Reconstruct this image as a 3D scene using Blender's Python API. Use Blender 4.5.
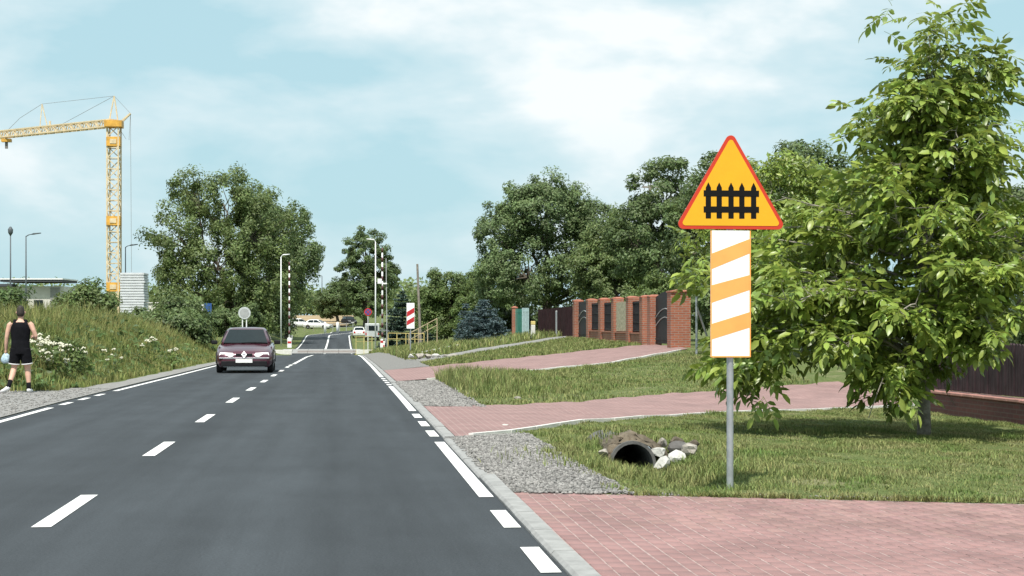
import bpy, bmesh, math, random
import numpy as np
from mathutils import Vector, Matrix, Euler

for o in list(bpy.data.objects):
    bpy.data.objects.remove(o)
scene = bpy.context.scene
COL = scene.collection
random.seed(7)
RNG = np.random.default_rng(11)
PI = math.pi

# ------------------------------------------------------------------ camera
F = 1619.0            # focal length in pixels of a 1024 px wide frame
YH = 328.0            # pixel row of the horizon
HC = 1.335            # eye height above the road
TH = math.radians(6.005)
CS, SN = math.cos(TH), math.sin(TH)
cam = bpy.data.cameras.new('camera')
cam.sensor_width = 36.0
cam.lens = 36.0 * F / 1024.0
cam.shift_y = (YH - 288.0) / 1024.0
cam.clip_start = 0.1
cam.clip_end = 6000
camo = bpy.data.objects.new('camera', cam)
camo.location = (0, 0, HC)
camo.rotation_euler = (PI / 2, 0, -TH)
COL.objects.link(camo)
scene.camera = camo

# ------------------------------------------------------------------ sky and sun
SUN_EL, SUN_AZ = 60.0, 194.0      # azimuth clockwise from the road direction (+Y): behind the camera
world = bpy.data.worlds.new('World')
scene.world = world
world.use_nodes = True
nt = world.node_tree
nt.nodes.clear()
N = nt.nodes.new
out = N('ShaderNodeOutputWorld')
bg = N('ShaderNodeBackground')
sky = N('ShaderNodeTexSky')
sky.sky_type = 'NISHITA'
sky.sun_disc = False
sky.sun_elevation = math.radians(SUN_EL)
sky.sun_rotation = math.radians(SUN_AZ)
sky.air_density = 1.0
sky.dust_density = 1.6
sky.ozone_density = 1.2
tc = N('ShaderNodeTexCoord')
mp = N('ShaderNodeMapping')
mp.inputs['Scale'].default_value = (5.6, 5.6, 13.5)
mp.inputs['Location'].default_value = (7.3, 2.4, 4.2)
nz = N('ShaderNodeTexNoise')
nz.inputs['Scale'].default_value = 1.15
nz.inputs['Detail'].default_value = 5.0
nz.inputs['Roughness'].default_value = 0.52
nz.inputs['Distortion'].default_value = 0.15
rp = N('ShaderNodeValToRGB')
rp.color_ramp.elements[0].position = 0.37
rp.color_ramp.elements[0].color = (0.0, 0.0, 0.0, 1)
rp.color_ramp.elements[1].position = 0.62
rp.color_ramp.elements[1].color = (1, 1, 1, 1)
e_ = rp.color_ramp.elements.new(0.51); e_.color = (.42, .42, .42, 1)
veil = N('ShaderNodeMix'); veil.data_type = 'RGBA'         # thin high haze in front of the blue
veil.inputs['Factor'].default_value = .88
veil.inputs['B'].default_value = (3.7, 5.6, 6.15, 1)
mx = N('ShaderNodeMix'); mx.data_type = 'RGBA'
mx.inputs['B'].default_value = (7.05, 7.45, 7.55, 1)      # sunlit cloud
L = nt.links.new
L(tc.outputs['Generated'], mp.inputs['Vector'])
L(mp.outputs['Vector'], nz.inputs['Vector'])
L(nz.outputs['Fac'], rp.inputs['Fac'])
sz = N('ShaderNodeSeparateXYZ'); hz = N('ShaderNodeMapRange')     # towards the horizon the clouds sink into even haze
hz.inputs['From Min'].default_value = .02; hz.inputs['From Max'].default_value = .13
hz.inputs['To Min'].default_value = .42; hz.inputs['To Max'].default_value = 1.0
mh_ = N('ShaderNodeMath'); mh_.operation = 'MULTIPLY'
L(tc.outputs['Generated'], sz.inputs[0]); L(sz.outputs['Z'], hz.inputs['Value'])
L(hz.outputs['Result'], mh_.inputs[0]); L(rp.outputs['Color'], mh_.inputs[1])
L(mh_.outputs[0], mx.inputs['Factor'])
L(sky.outputs['Color'], veil.inputs['A'])
L(veil.outputs['Result'], mx.inputs['A'])
L(mx.outputs['Result'], bg.inputs['Color'])
bg.inputs['Strength'].default_value = 0.10
L(bg.outputs['Background'], out.inputs['Surface'])

sun = bpy.data.lights.new('sun', 'SUN')
sun.energy = 4.4
sun.angle = math.radians(1.0)
sun.color = (1.0, 0.95, 0.88)
suno = bpy.data.objects.new('sun', sun)
az, el = math.radians(SUN_AZ), math.radians(SUN_EL)
sdir = Vector((math.sin(az) * math.cos(el), math.cos(az) * math.cos(el), math.sin(el)))
suno.rotation_euler = (-sdir).to_track_quat('-Z', 'Y').to_euler()
suno.location = (0, -20, 40)
COL.objects.link(suno)

scene.render.engine = 'CYCLES'
scene.view_settings.view_transform = 'Standard'
scene.view_settings.look = 'None'
scene.view_settings.exposure = 0.45
scene.view_settings.gamma = 1.0
scene.view_settings.use_curve_mapping = False
scene.render.resolution_x = 1024
scene.render.resolution_y = 576
scene.cycles.max_bounces = 6
scene.cycles.transparent_max_bounces = 6

# ------------------------------------------------------------------ pixel helpers, terrain
def W(px, d, py=None):
    """point at depth d (metres along the view) seen at pixel column px (and row py)"""
    xc = (px - 512.0) / F * d
    z = 0.0 if py is None else HC - (py - YH) / F * d
    return (xc * CS + d * SN, d * CS - xc * SN, z)

def yline(px, X):
    """Y where the line X = const passes pixel column px"""
    k = (px - 512.0) / F
    return X * (CS - k * SN) / (SN + k * CS)

PY = np.array([-400, 30, 35, 41, 50, 63, 92, 114, 140, 158, 164, 171, 180, 200, 220, 232, 250, 300, 400, 600, 3000.])
PZ = np.array([0, 0, -.017, -.04, -.08, -.125, -.30, -.56, -1.12, -1.34, -1.33, -.90, -.86, -.46, .16, .45, 1.15, 2.6, 4.4, 6, 14.])
_t = np.arange(-400, 3000, 0.5)
_p = np.interp(_t, PY, PZ)
_k = np.hanning(13); _k /= _k.sum()
_p = np.convolve(np.pad(_p, 6, mode='edge'), _k, mode='valid')
def zr(y): return np.interp(y, _t, _p)
SRY = np.array([-400, 30, 36, 42, 50, 54, 80, 110, 140, 165, 200, 232, 250, 3000.])
SRZ = np.array([-.25, -.25, 0, .4, .65, .7, .9, .75, .1, -.5, .3, .8, 1.2, 14.])
SLY = np.array([-400, 20, 36, 45, 70, 120, 165, 200, 232, 250, 3000.])
SLZ = np.array([0, 0, .2, 1.0, 1.0, .7, .3, .4, .7, 1.2, 14.])
def sstep(t):
    t = np.clip(t, 0, 1); return t * t * (3 - 2 * t)
def g(x, y):
    x = np.asarray(x, float); y = np.asarray(y, float)
    b = zr(y)
    far = sstep((y - 232) / 18)
    sr = np.interp(y, SRY, SRZ) * (1 - far) + b * far
    sl = np.interp(y, SLY, SLZ) * (1 - far) + b * far
    tr = np.clip((x - 1.37) / 9.6, 0, 1)
    tl = sstep((-5.7 - x) / 4.2)
    tl = np.where(y < 36, sstep((-9 - x) / 5.0), tl)
    z = b + (sr - b) * tr + (sl - b) * tl
    bump = 0.018 * np.sin(x * 2.3 + 1.1 * np.sin(y * .9)) * np.sin(y * 1.7 + 0.8 * np.sin(x * 1.3)) + .01 * np.sin(x * 5.1 + y * 3.3)
    z = z + bump * np.clip((x - 2.0) / 1.5, 0, 1) * np.clip((y - 13.1) / .8, 0, 1)
    z = z + bump * np.clip((-6.0 - x) / 1.5, 0, 1)
    # drainage ditch in front of the culvert and the earth above the pipe
    dd = sstep((y - 13.5) / 1.6) * (1 - sstep((y - 17.75) / .35))
    z = z - .20 * np.exp(-((x - 3.22) / .52) ** 2) * dd
    z = z + .07 * np.exp(-((x - 3.5) / .7) ** 2 - ((y - 18.55) / .55) ** 2)
    return z
def gz(x, y): return float(g(x, y))

# ------------------------------------------------------------------ mesh helpers
def np_mesh(name, V, Fa, smooth=False):
    V = np.ascontiguousarray(V, dtype=np.float32); Fa = np.ascontiguousarray(Fa, dtype=np.int32)
    me = bpy.data.meshes.new(name)
    n, k = Fa.shape
    me.vertices.add(len(V)); me.vertices.foreach_set('co', V.ravel())
    me.loops.add(n * k); me.loops.foreach_set('vertex_index', Fa.ravel())
    me.polygons.add(n)
    me.polygons.foreach_set('loop_start', np.arange(0, n * k, k, dtype=np.int32))
    try: me.polygons.foreach_set('loop_total', np.full(n, k, dtype=np.int32))
    except Exception: pass
    if smooth: me.polygons.foreach_set('use_smooth', np.ones(n, dtype=bool))
    me.update(calc_edges=True); me.validate()
    return me

def link(name, me, m=None, parent=None):
    o = bpy.data.objects.new(name, me); COL.objects.link(o)
    if m is not None and me is not None and len(me.materials) == 0: me.materials.append(m)
    if parent is not None: o.parent = parent
    return o

def tag(o, label=None, cat=None, group=None, kind=None):
    if label: o['label'] = label
    if cat: o['category'] = cat
    if group: o['group'] = group
    if kind: o['kind'] = kind
    return o

def thing(name, label, cat, loc=(0, 0, 0), rz=0.0, group=None):
    o = bpy.data.objects.new(name, None); COL.objects.link(o)
    o.empty_display_size = .2
    o.location = loc; o.rotation_euler = (0, 0, rz)
    return tag(o, label, cat, group)

class MB:
    def __init__(s): s.v = []; s.f = []
    def add(s, vs, fs):
        b = len(s.v); s.v += [tuple(p) for p in vs]; s.f += [tuple(i + b for i in q) for q in fs]; return s
    def box(s, c, sz, rot=None):
        hx, hy, hz = sz[0] / 2, sz[1] / 2, sz[2] / 2
        vs = [Vector((x, y, z)) for z in (-hz, hz) for x, y in ((-hx, -hy), (hx, -hy), (hx, hy), (-hx, hy))]
        if rot is not None: vs = [rot @ p for p in vs]
        vs = [p + Vector(c) for p in vs]
        return s.add(vs, [(3, 2, 1, 0), (4, 5, 6, 7), (0, 1, 5, 4), (1, 2, 6, 5), (2, 3, 7, 6), (3, 0, 4, 7)])
    def bar(s, a, b, w, h=None):
        a, b = Vector(a), Vector(b); h = h or w; d = b - a
        return s.box((a + b) / 2, (w, h, d.length), d.to_track_quat('Z', 'Y').to_matrix())
    def tube(s, pts, rad, n=6, caps=True, flat=None):
        pts = [Vector(p) for p in pts]
        if not hasattr(rad, '__len__'): rad = [rad] * len(pts)
        ring = []; up = None
        for i, p in enumerate(pts):
            d = pts[min(i + 1, len(pts) - 1)] - pts[max(i - 1, 0)]
            if d.length < 1e-6: d = Vector((0, 0, 1))
            d.normalize()
            if up is None:
                up = Vector((1, 0, 0)) if abs(d.z) > .8 else Vector((0, 0, 1))
            sx = d.cross(up)
            if sx.length < 1e-4: sx = d.orthogonal()
            sx.normalize(); up = sx.cross(d).normalized()
            r = rad[i]; rx, ry = (r if hasattr(r, '__len__') else (r, r))
            ring.append([p + sx * (math.cos(2 * PI * k / n) * ry) + up * (math.sin(2 * PI * k / n) * rx) for k in range(n)])
        vs = [q for r in ring for q in r]; fs = []
        for i in range(len(pts) - 1):
            for k in range(n):
                a = i * n + k; b = i * n + (k + 1) % n
                fs.append((a, a + n, b + n, b))
        if caps:
            fs.append(tuple(range(n))); fs.append(tuple((len(pts) - 1) * n + k for k in reversed(range(n))))
        return s.add(vs, fs)
    def lathe(s, prof, n=16, o=(0, 0, 0), rot=None):
        vs = []
        for r, z in prof:
            for k in range(n):
                p = Vector((r * math.cos(2 * PI * k / n), r * math.sin(2 * PI * k / n), z))
                if rot is not None: p = rot @ p
                vs.append(p + Vector(o))
        fs = []
        for i in range(len(prof) - 1):
            for k in range(n):
                a = i * n + k; b = i * n + (k + 1) % n
                fs.append((a, b, b + n, a + n))
        fs.append(tuple(reversed(range(n)))); fs.append(tuple((len(prof) - 1) * n + k for k in range(n)))
        return s.add(vs, fs)
    def prism(s, poly, y0, y1):
        """polygon in x,z extruded along y"""
        n = len(poly)
        vs = [(x, y0, z) for x, z in poly] + [(x, y1, z) for x, z in poly]
        fs = [tuple(range(n)), tuple(reversed(range(n, 2 * n)))]
        fs += [(i, i + n, (i + 1) % n + n, (i + 1) % n) for i in range(n)]
        return s.add(vs, fs)
    def prismx(s, poly, x0, x1):
        """polygon in y,z extruded along x"""
        n = len(poly)
        vs = [(x0, y, z) for y, z in poly] + [(x1, y, z) for y, z in poly]
        fs = [tuple(reversed(range(n))), tuple(range(n, 2 * n))]
        fs += [(i, (i + 1) % n, (i + 1) % n + n, i + n) for i in range(n)]
        return s.add(vs, fs)
    def loft(s, rings, caps=True):
        n = len(rings[0]); vs = [p for r in rings for p in r]; fs = []
        for i in range(len(rings) - 1):
            for k in range(n):
                a = i * n + k; b = i * n + (k + 1) % n
                fs.append((a, b, b + n, a + n))
        if caps:
            fs.append(tuple(reversed(range(n)))); fs.append(tuple((len(rings) - 1) * n + k for k in range(n)))
        return s.add(vs, fs)
    def mesh(s, name, smooth=False):
        me = bpy.data.meshes.new(name); me.from_pydata([tuple(p) for p in s.v], [], s.f)
        bm = bmesh.new(); bm.from_mesh(me); bmesh.ops.recalc_face_normals(bm, faces=bm.faces); bm.to_mesh(me); bm.free()
        if smooth:
            me.polygons.foreach_set('use_smooth', [True] * len(me.polygons))
        me.update(); return me
    def build(s, name, m, parent=None, smooth=False, bevel=0.0, seg=2):
        o = link(name, s.mesh(name, smooth), m, parent)
        if bevel:
            b = o.modifiers.new('bevel', 'BEVEL'); b.width = bevel; b.segments = seg; b.limit_method = 'ANGLE'; b.angle_limit = .6
        return o

# ------------------------------------------------------------------ materials
M = {}
def mat(name, col, rough=.7, var=.15, scale=6.0, bump=0.0, bscale=40.0, metal=0.0, col2=None, island=0.0, spec=.5, coat=0.0, trans=0.0, emit=None, detail=5.0):
    m = bpy.data.materials.new(name); m.use_nodes = True
    nt = m.node_tree; N = nt.nodes.new; L = nt.links.new
    p = nt.nodes['Principled BSDF']
    p.inputs['Roughness'].default_value = rough
    p.inputs['Metallic'].default_value = metal
    p.inputs['Specular IOR Level'].default_value = spec
    p.inputs['Coat Weight'].default_value = coat
    g_ = N('ShaderNodeNewGeometry')
    nz = N('ShaderNodeTexNoise'); nz.inputs['Scale'].default_value = scale; nz.inputs['Detail'].default_value = detail
    nz.inputs['Roughness'].default_value = .6
    L(g_.outputs['Position'], nz.inputs['Vector'])
    mx = N('ShaderNodeMix'); mx.data_type = 'RGBA'
    c2 = col2 if col2 else tuple(c * (1 - var) for c in col)
    c1 = col if col2 else tuple(min(1, c * (1 + var)) for c in col)
    mx.inputs['A'].default_value = (*c1, 1); mx.inputs['B'].default_value = (*c2, 1)
    mr = N('ShaderNodeMapRange'); mr.inputs['From Min'].default_value = .35; mr.inputs['From Max'].default_value = .65
    L(nz.outputs['Fac'], mr.inputs['Value']); L(mr.outputs['Result'], mx.inputs['Factor'])
    c = mx.outputs['Result']
    if island:
        hs = N('ShaderNodeHueSaturation'); mv = N('ShaderNodeMapRange')
        mv.inputs['To Min'].default_value = 1 - island; mv.inputs['To Max'].default_value = 1 + island
        L(g_.outputs['Random Per Island'], mv.inputs['Value']); L(mv.outputs['Result'], hs.inputs['Value'])
        mh = N('ShaderNodeMapRange'); mh.inputs['To Min'].default_value = .5 - island * .05; mh.inputs['To Max'].default_value = .5 + island * .05
        wn = N('ShaderNodeTexWhiteNoise'); wn.noise_dimensions = '1D'
        L(g_.outputs['Random Per Island'], wn.inputs['W']); L(wn.outputs['Value'], mh.inputs['Value']); L(mh.outputs['Result'], hs.inputs['Hue'])
        L(c, hs.inputs['Color']); c = hs.outputs['Color']
    L(c, p.inputs['Base Color'])
    if emit:
        p.inputs['Emission Color'].default_value = (*emit[0], 1); p.inputs['Emission Strength'].default_value = emit[1]
    if bump:
        n2 = N('ShaderNodeTexNoise'); n2.inputs['Scale'].default_value = bscale; n2.inputs['Detail'].default_value = 4
        L(g_.outputs['Position'], n2.inputs['Vector'])
        b = N('ShaderNodeBump'); b.inputs['Strength'].default_value = bump; b.inputs['Distance'].default_value = .02
        L(n2.outputs['Fac'], b.inputs['Height']); L(b.outputs['Normal'], p.inputs['Normal'])
    if trans:
        t = N('ShaderNodeBsdfTranslucent'); ms = N('ShaderNodeMixShader'); ms.inputs['Fac'].default_value = trans
        hs2 = N('ShaderNodeHueSaturation'); hs2.inputs['Value'].default_value = 1.5; hs2.inputs['Hue'].default_value = .485
        L(c, hs2.inputs['Color']); L(hs2.outputs['Color'], t.inputs['Color'])
        L(p.outputs['BSDF'], ms.inputs[1]); L(t.outputs['BSDF'], ms.inputs[2])
        L(ms.outputs['Shader'], nt.nodes['Material Output'].inputs['Surface'])
    M[name] = m
    return m

def asphalt(name, col):
    """fresh asphalt with aggregate speckle, soft wheel tracks and mottling"""
    m = mat(name, col, rough=.85, var=.08, scale=.6, spec=.25)
    nt = m.node_tree; N = nt.nodes.new; L = nt.links.new
    p = nt.nodes['Principled BSDF']
    base = p.inputs['Base Color'].links[0].from_socket
    g_ = N('ShaderNodeNewGeometry')
    # long streaks along the road
    mp = N('ShaderNodeMapping'); mp.inputs['Scale'].default_value = (1.5, .03, 1)
    n1 = N('ShaderNodeTexNoise'); n1.inputs['Scale'].default_value = 1.0; n1.inputs['Detail'].default_value = 5
    L(g_.outputs['Position'], mp.inputs['Vector']); L(mp.outputs['Vector'], n1.inputs['Vector'])
    n2 = N('ShaderNodeTexNoise'); n2.inputs['Scale'].default_value = 60; n2.inputs['Detail'].default_value = 5; n2.inputs['Roughness'].default_value = .75
    L(g_.outputs['Position'], n2.inputs['Vector'])
    n3 = N('ShaderNodeTexNoise'); n3.inputs['Scale'].default_value = 1.7; n3.inputs['Detail'].default_value = 8; n3.inputs['Roughness'].default_value = .75
    mp3 = N('ShaderNodeMapping'); mp3.inputs['Scale'].default_value = (1.3, .16, 1); L(g_.outputs['Position'], mp3.inputs['Vector'])
    L(mp3.outputs['Vector'], n3.inputs['Vector'])
    def mr(src, a, b, lo=.3, hi=.7):
        r = N('ShaderNodeMapRange'); r.inputs['From Min'].default_value = lo; r.inputs['From Max'].default_value = hi
        r.inputs['To Min'].default_value = a; r.inputs['To Max'].default_value = b; L(src, r.inputs['Value']); return r.outputs['Result']
    v = mr(n1.outputs['Fac'], .80, 1.18, .34, .66)
    for s in (mr(n2.outputs['Fac'], .60, 1.45), mr(n3.outputs['Fac'], .88, 1.10, .36, .64)):
        mu = N('ShaderNodeMath'); mu.operation = 'MULTIPLY'; L(v, mu.inputs[0]); L(s, mu.inputs[1]); v = mu.outputs[0]
    vm = N('ShaderNodeVectorMath'); vm.operation = 'SCALE'
    L(base, vm.inputs[0]); L(v, vm.inputs['Scale']); L(vm.outputs[0], p.inputs['Base Color'])
    b = N('ShaderNodeBump'); b.inputs['Strength'].default_value = .25; b.inputs['Distance'].default_value = .008
    L(n2.outputs['Fac'], b.inputs['Height']); L(b.outputs['Normal'], p.inputs['Normal'])
    return m

def brickmat(name, c1, c2, mortar, bw, bh, horiz=False, rough=.8, bump=.3, msize=.012):
    m = bpy.data.materials.new(name); m.use_nodes = True
    nt = m.node_tree; N = nt.nodes.new; L = nt.links.new
    p = nt.nodes['Principled BSDF']; p.inputs['Roughness'].default_value = rough
    g_ = N('ShaderNodeNewGeometry'); sp = N('ShaderNodeSeparateXYZ'); cb = N('ShaderNodeCombineXYZ')
    L(g_.outputs['Position'], sp.inputs[0])
    if horiz:    # paving: long side along the road
        L(sp.outputs['Y'], cb.inputs['X']); L(sp.outputs['X'], cb.inputs['Y'])
    else:        # walls: x+y along, z up
        ad = N('ShaderNodeMath'); ad.operation = 'ADD'; L(sp.outputs['X'], ad.inputs[0]); L(sp.outputs['Y'], ad.inputs[1])
        L(ad.outputs[0], cb.inputs['X']); L(sp.outputs['Z'], cb.inputs['Y'])
    br = N('ShaderNodeTexBrick'); br.inputs['Scale'].default_value = 1
    br.inputs['Brick Width'].default_value = bw; br.inputs['Row Height'].default_value = bh
    br.inputs['Mortar Size'].default_value = msize; br.inputs['Mortar Smooth'].default_value = .2
    br.inputs['Color1'].default_value = (*c1, 1); br.inputs['Color2'].default_value = (*c2, 1); br.inputs['Mortar'].default_value = (*mortar, 1)
    L(cb.outputs[0], br.inputs['Vector'])
    nz = N('ShaderNodeTexNoise'); nz.inputs['Scale'].default_value = 1.6; nz.inputs['Detail'].default_value = 7; nz.inputs['Roughness'].default_value = .7
    L(g_.outputs['Position'], nz.inputs['Vector'])
    r = N('ShaderNodeMapRange'); r.inputs['From Min'].default_value = .3; r.inputs['From Max'].default_value = .7
    r.inputs['To Min'].default_value = .78; r.inputs['To Max'].default_value = 1.18; L(nz.outputs['Fac'], r.inputs['Value'])
    vm = N('ShaderNodeVectorMath'); vm.operation = 'SCALE'; L(br.outputs['Color'], vm.inputs[0]); L(r.outputs['Result'], vm.inputs['Scale'])
    L(vm.outputs[0], p.inputs['Base Color'])
    b = N('ShaderNodeBump'); b.inputs['Strength'].default_value = bump; b.inputs['Distance'].default_value = .01; b.invert = True
    L(br.outputs['Fac'], b.inputs['Height']); L(b.outputs['Normal'], p.inputs['Normal'])
    M[name] = m; return m

def groundmat(name):
    """lawn soil: greens, straw and bare earth mixed by noise of several sizes"""
    m = bpy.data.materials.new(name); m.use_nodes = True
    nt = m.node_tree; N = nt.nodes.new; L = nt.links.new
    p = nt.nodes['Principled BSDF']; p.inputs['Roughness'].default_value = .95; p.inputs['Specular IOR Level'].default_value = .15
    g_ = N('ShaderNodeNewGeometry')
    def noise(sc, det=6, ro=.65):
        n = N('ShaderNodeTexNoise'); n.inputs['Scale'].default_value = sc; n.inputs['Detail'].default_value = det; n.inputs['Roughness'].default_value = ro
        L(g_.outputs['Position'], n.inputs['Vector']); return n.outputs['Fac']
    def mixc(a, b, f, lo, hi):
        r = N('ShaderNodeMapRange'); r.inputs['From Min'].default_value = lo; r.inputs['From Max'].default_value = hi; L(f, r.inputs['Value'])
        x = N('ShaderNodeMix'); x.data_type = 'RGBA'; L(r.outputs['Result'], x.inputs['Factor'])
        for s, c in (('A', a), ('B', b)):
            if isinstance(c, tuple): x.inputs[s].default_value = (*c, 1)
            else: L(c, x.inputs[s])
        return x.outputs['Result']
    c = mixc((.068, .105, .028), (.14, .16, .06), noise(5.5, 9, .8), .38, .62)
    c = mixc(c, (.235, .215, .125), noise(1.3, 9, .75), .52, .68)
    c = mixc(c, (.20, .165, .11), noise(7.0), .6, .78)
    c = mixc(c, (.035, .05, .015), noise(48, 6, .8), .52, .66)
    L(c, p.inputs['Base Color'])
    b = N('ShaderNodeBump'); b.inputs['Strength'].default_value = .6; b.inputs['Distance'].default_value = .04
    L(noise(25, 5), b.inputs['Height']); L(b.outputs['Normal'], p.inputs['Normal'])
    M[name] = m; return m

groundmat('lawn')
asphalt('asphalt', (.038, .044, .050))
mat('paint', (.76, .76, .74), rough=.7, scale=26, col2=(.60, .60, .58), bump=.1, detail=9)
mat('concrete', (.27, .27, .263), rough=.9, var=.16, scale=7, bump=.25, bscale=60)
mat('concrete_pale', (.62, .61, .58), rough=.9, var=.12, scale=3, bump=.2)
mat('gravel', (.18, .175, .165), rough=.95, var=.35, scale=28, bump=.9, bscale=55)
mat('gravel_stone', (.20, .193, .183), rough=.9, var=.2, scale=4, island=.45)
mat('shoulder', (.22, .215, .205), rough=.95, var=.22, scale=9, bump=.6, bscale=45)
mat('paver', (.250, .148, .138), rough=.85, var=.16, scale=1.3, island=.13, bump=.25, bscale=120)
mat('paver_joint', (.335, .255, .237), rough=.95, var=.25, scale=14, bump=.3)
brickmat('paving_far', (.252, .150, .140), (.228, .135, .127), (.31, .22, .20), .206, .103, horiz=True, msize=.006)
brickmat('brick', (.33, .105, .052), (.26, .078, .042), (.27, .19, .15), .25, .077, msize=.012)
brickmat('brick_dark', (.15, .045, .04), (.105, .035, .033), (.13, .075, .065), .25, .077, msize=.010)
mat('cap_tile', (.36, .135, .085), rough=.6, var=.2, scale=5, bump=.1)
mat('cap_pink', (.36, .18, .15), rough=.7, var=.2, scale=4, bump=.1)
mat('iron', (.016, .016, .019), rough=.6, var=.2, spec=.25)
mat('lamp_backlit', (.07, .085, .095), rough=.6, var=.1)  # backlit silhouette look put into the colour of the lamp posts
mat('plank_dark', (.032, .019, .021), rough=.7, var=.35, scale=3.5, island=.55, bump=.15, spec=.25)  # wide tone spread paints in the light and shade of the slat relief
mat('plank_brown', (.034, .016, .017), rough=.9, var=.3, scale=3, island=.3, spec=.08)
mat('stone_panel', (.42, .37, .26), rough=.9, var=.35, scale=9, bump=.5, bscale=20)
mat('galv', (.40, .42, .44), rough=.45, var=.12, scale=14, metal=.55)
mat('galv_dull', (.36, .37, .37), rough=.6, var=.1, scale=5, metal=.2)
mat('sign_yellow', (.74, .37, .006), rough=.42, var=.03, scale=6)
mat('sign_red', (.52, .035, .010), rough=.42, var=.05)
mat('sign_black', (.008, .008, .008), rough=.8, var=.1, spec=.12)
mat('sign_white', (.90, .89, .86), rough=.35, var=.02)
mat('sign_orange', (.88, .37, .095), rough=.4, var=.06, scale=5)
mat('panel_red', (.45, .02, .025), rough=.45, var=.1)
mat('sign_blue', (.02, .075, .26), rough=.45, var=.1)
mat('sign_grey', (.48, .50, .51), rough=.55, var=.08)
mat('crane_yellow', (.62, .33, .05), rough=.55, var=.2, scale=2)
mat('crane_pale', (.62, .50, .32), rough=.6, var=.15, scale=2)
mat('rope', (.16, .15, .14), rough=.7, var=.1)
mat('white_block', (.50, .52, .54), rough=.8, var=.08, scale=1.5, island=.08)
mat('block_gap', (.30, .32, .34), rough=.9, var=.1)
mat('plaster', (.60, .58, .53), rough=.9, var=.1, scale=1)
mat('roof_dark', (.05, .055, .065), rough=.7, var=.1)
mat('metal_white', (.74, .75, .75), rough=.5, var=.06)
mat('boom_white', (.80, .80, .79), rough=.45, var=.04)
mat('boom_red', (.07, .014, .016), rough=.45, var=.1)
mat('rail_yellow', (.55, .45, .17), rough=.6, var=.2, scale=4)
mat('wood_pale', (.46, .37, .24), rough=.8, var=.2, scale=5)
mat('wood_grey', (.23, .20, .17), rough=.9, var=.25, scale=5, bump=.2)
mat('rust', (.16, .085, .055), rough=.7, var=.25, scale=3)
mat('ballast', (.22, .20, .18), rough=.95, var=.35, scale=9, bump=.8)
mat('green_paint', (.06, .22, .17), rough=.5, var=.12)
mat('pale_blue', (.45, .58, .60), rough=.55, var=.1)
mat('bark', (.10, .085, .065), rough=.95, var=.35, scale=9, bump=.7, bscale=18)
mat('bark_pale', (.26, .24, .20), rough=.95, var=.35, scale=12, bump=.6, bscale=25)
LEAFY = dict(rough=.5, var=.25, scale=.5, spec=.35, trans=.32)
mat('leaf_walnut', (.195, .262, .052), rough=.38, var=.25, scale=1.6, island=.38, spec=.45, trans=.30)
mat('leaf_tree', (.138, .186, .066), island=.35, **LEAFY)
mat('leaf_silver', (.132, .186, .075), island=.3, **LEAFY)
mat('leaf_dark', (.112, .160, .060), island=.35, **LEAFY)
mat('leaf_mid', (.115, .165, .050), island=.35, **LEAFY)
mat('leaf_bush', (.085, .135, .042), island=.35, **LEAFY)
mat('needle', (.05, .085, .062), rough=.6, var=.2, scale=2, island=.3, trans=.1)
mat('needle_blue', (.078, .122, .130), rough=.6, var=.2, scale=2, island=.3, trans=.1)
mat('grass', (.125, .180, .050), rough=.7, var=.2, scale=1.4, col2=(.25, .245, .105), island=.5, spec=.2, trans=.25)
mat('grass_tall', (.135, .180, .050), rough=.7, scale=.5, col2=(.26, .245, .095), island=.4, spec=.2, trans=.28)
mat('flower', (.66, .65, .52), rough=.8, var=.1, island=.12, trans=.2)
mat('flower_pale', (.70, .69, .58), rough=.8, var=.1, island=.12)
mat('pipe', (.10, .098, .095), rough=.9, var=.3, scale=9, bump=.3)
mat('soil', (.12, .098, .07), rough=1, var=.35, scale=6, bump=1, bscale=18)
mat('rock', (.30, .275, .24), rough=.95, var=.2, scale=9, bump=.5, bscale=25)
mat('rock_white', (.50, .49, .46), rough=.95, var=.15, scale=9, bump=.5, bscale=25)
mat('rock_dark', (.10, .095, .09), rough=.95, var=.2, scale=9, bump=.5, bscale=25)
mat('car_maroon', (.085, .020, .036), rough=.28, var=.05, metal=.25, coat=.8)
mat('car_white', (.78, .78, .76), rough=.3, var=.03, coat=.5)
mat('car_grey', (.28, .33, .36), rough=.35, var=.04, coat=.5)
mat('car_silver', (.55, .57, .58), rough=.35, var=.04, metal=.3, coat=.5)
mat('car_glass', (.012, .018, .020), rough=.05, var=.1, spec=.28)
mat('car_trim', (.012, .012, .014), rough=.7, var=.2, spec=.2)
mat('tyre', (.016, .016, .017), rough=.9, var=.2)
mat('chrome', (.72, .72, .74), rough=.2, var=.05, metal=.7)
mat('lamp_badge_glow', (.90, .90, .88), rough=.15, var=.02, emit=((1, .98, .92), .55))
mat('lamp_red', (.45, .02, .02), rough=.3, var=.05)
mat('plate_white', (.80, .80, .78), rough=.5, var=.03)
mat('skin', (.55, .33, .24), rough=.6, var=.06, scale=12)
mat('hair', (.028, .020, .015), rough=.7, var=.3, scale=60)
mat('cloth_black', (.008, .008, .010), rough=.95, spec=.1, var=.2, scale=10, bump=.15, bscale=30)
mat('cloth_white', (.72, .72, .72), rough=.85, var=.06)
mat('bag_blue', (.35, .47, .55), rough=.45, var=.35, scale=25, bump=.5, bscale=40)
mat('field', (.30, .22, .12), rough=1, var=.3, scale=.12)
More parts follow.
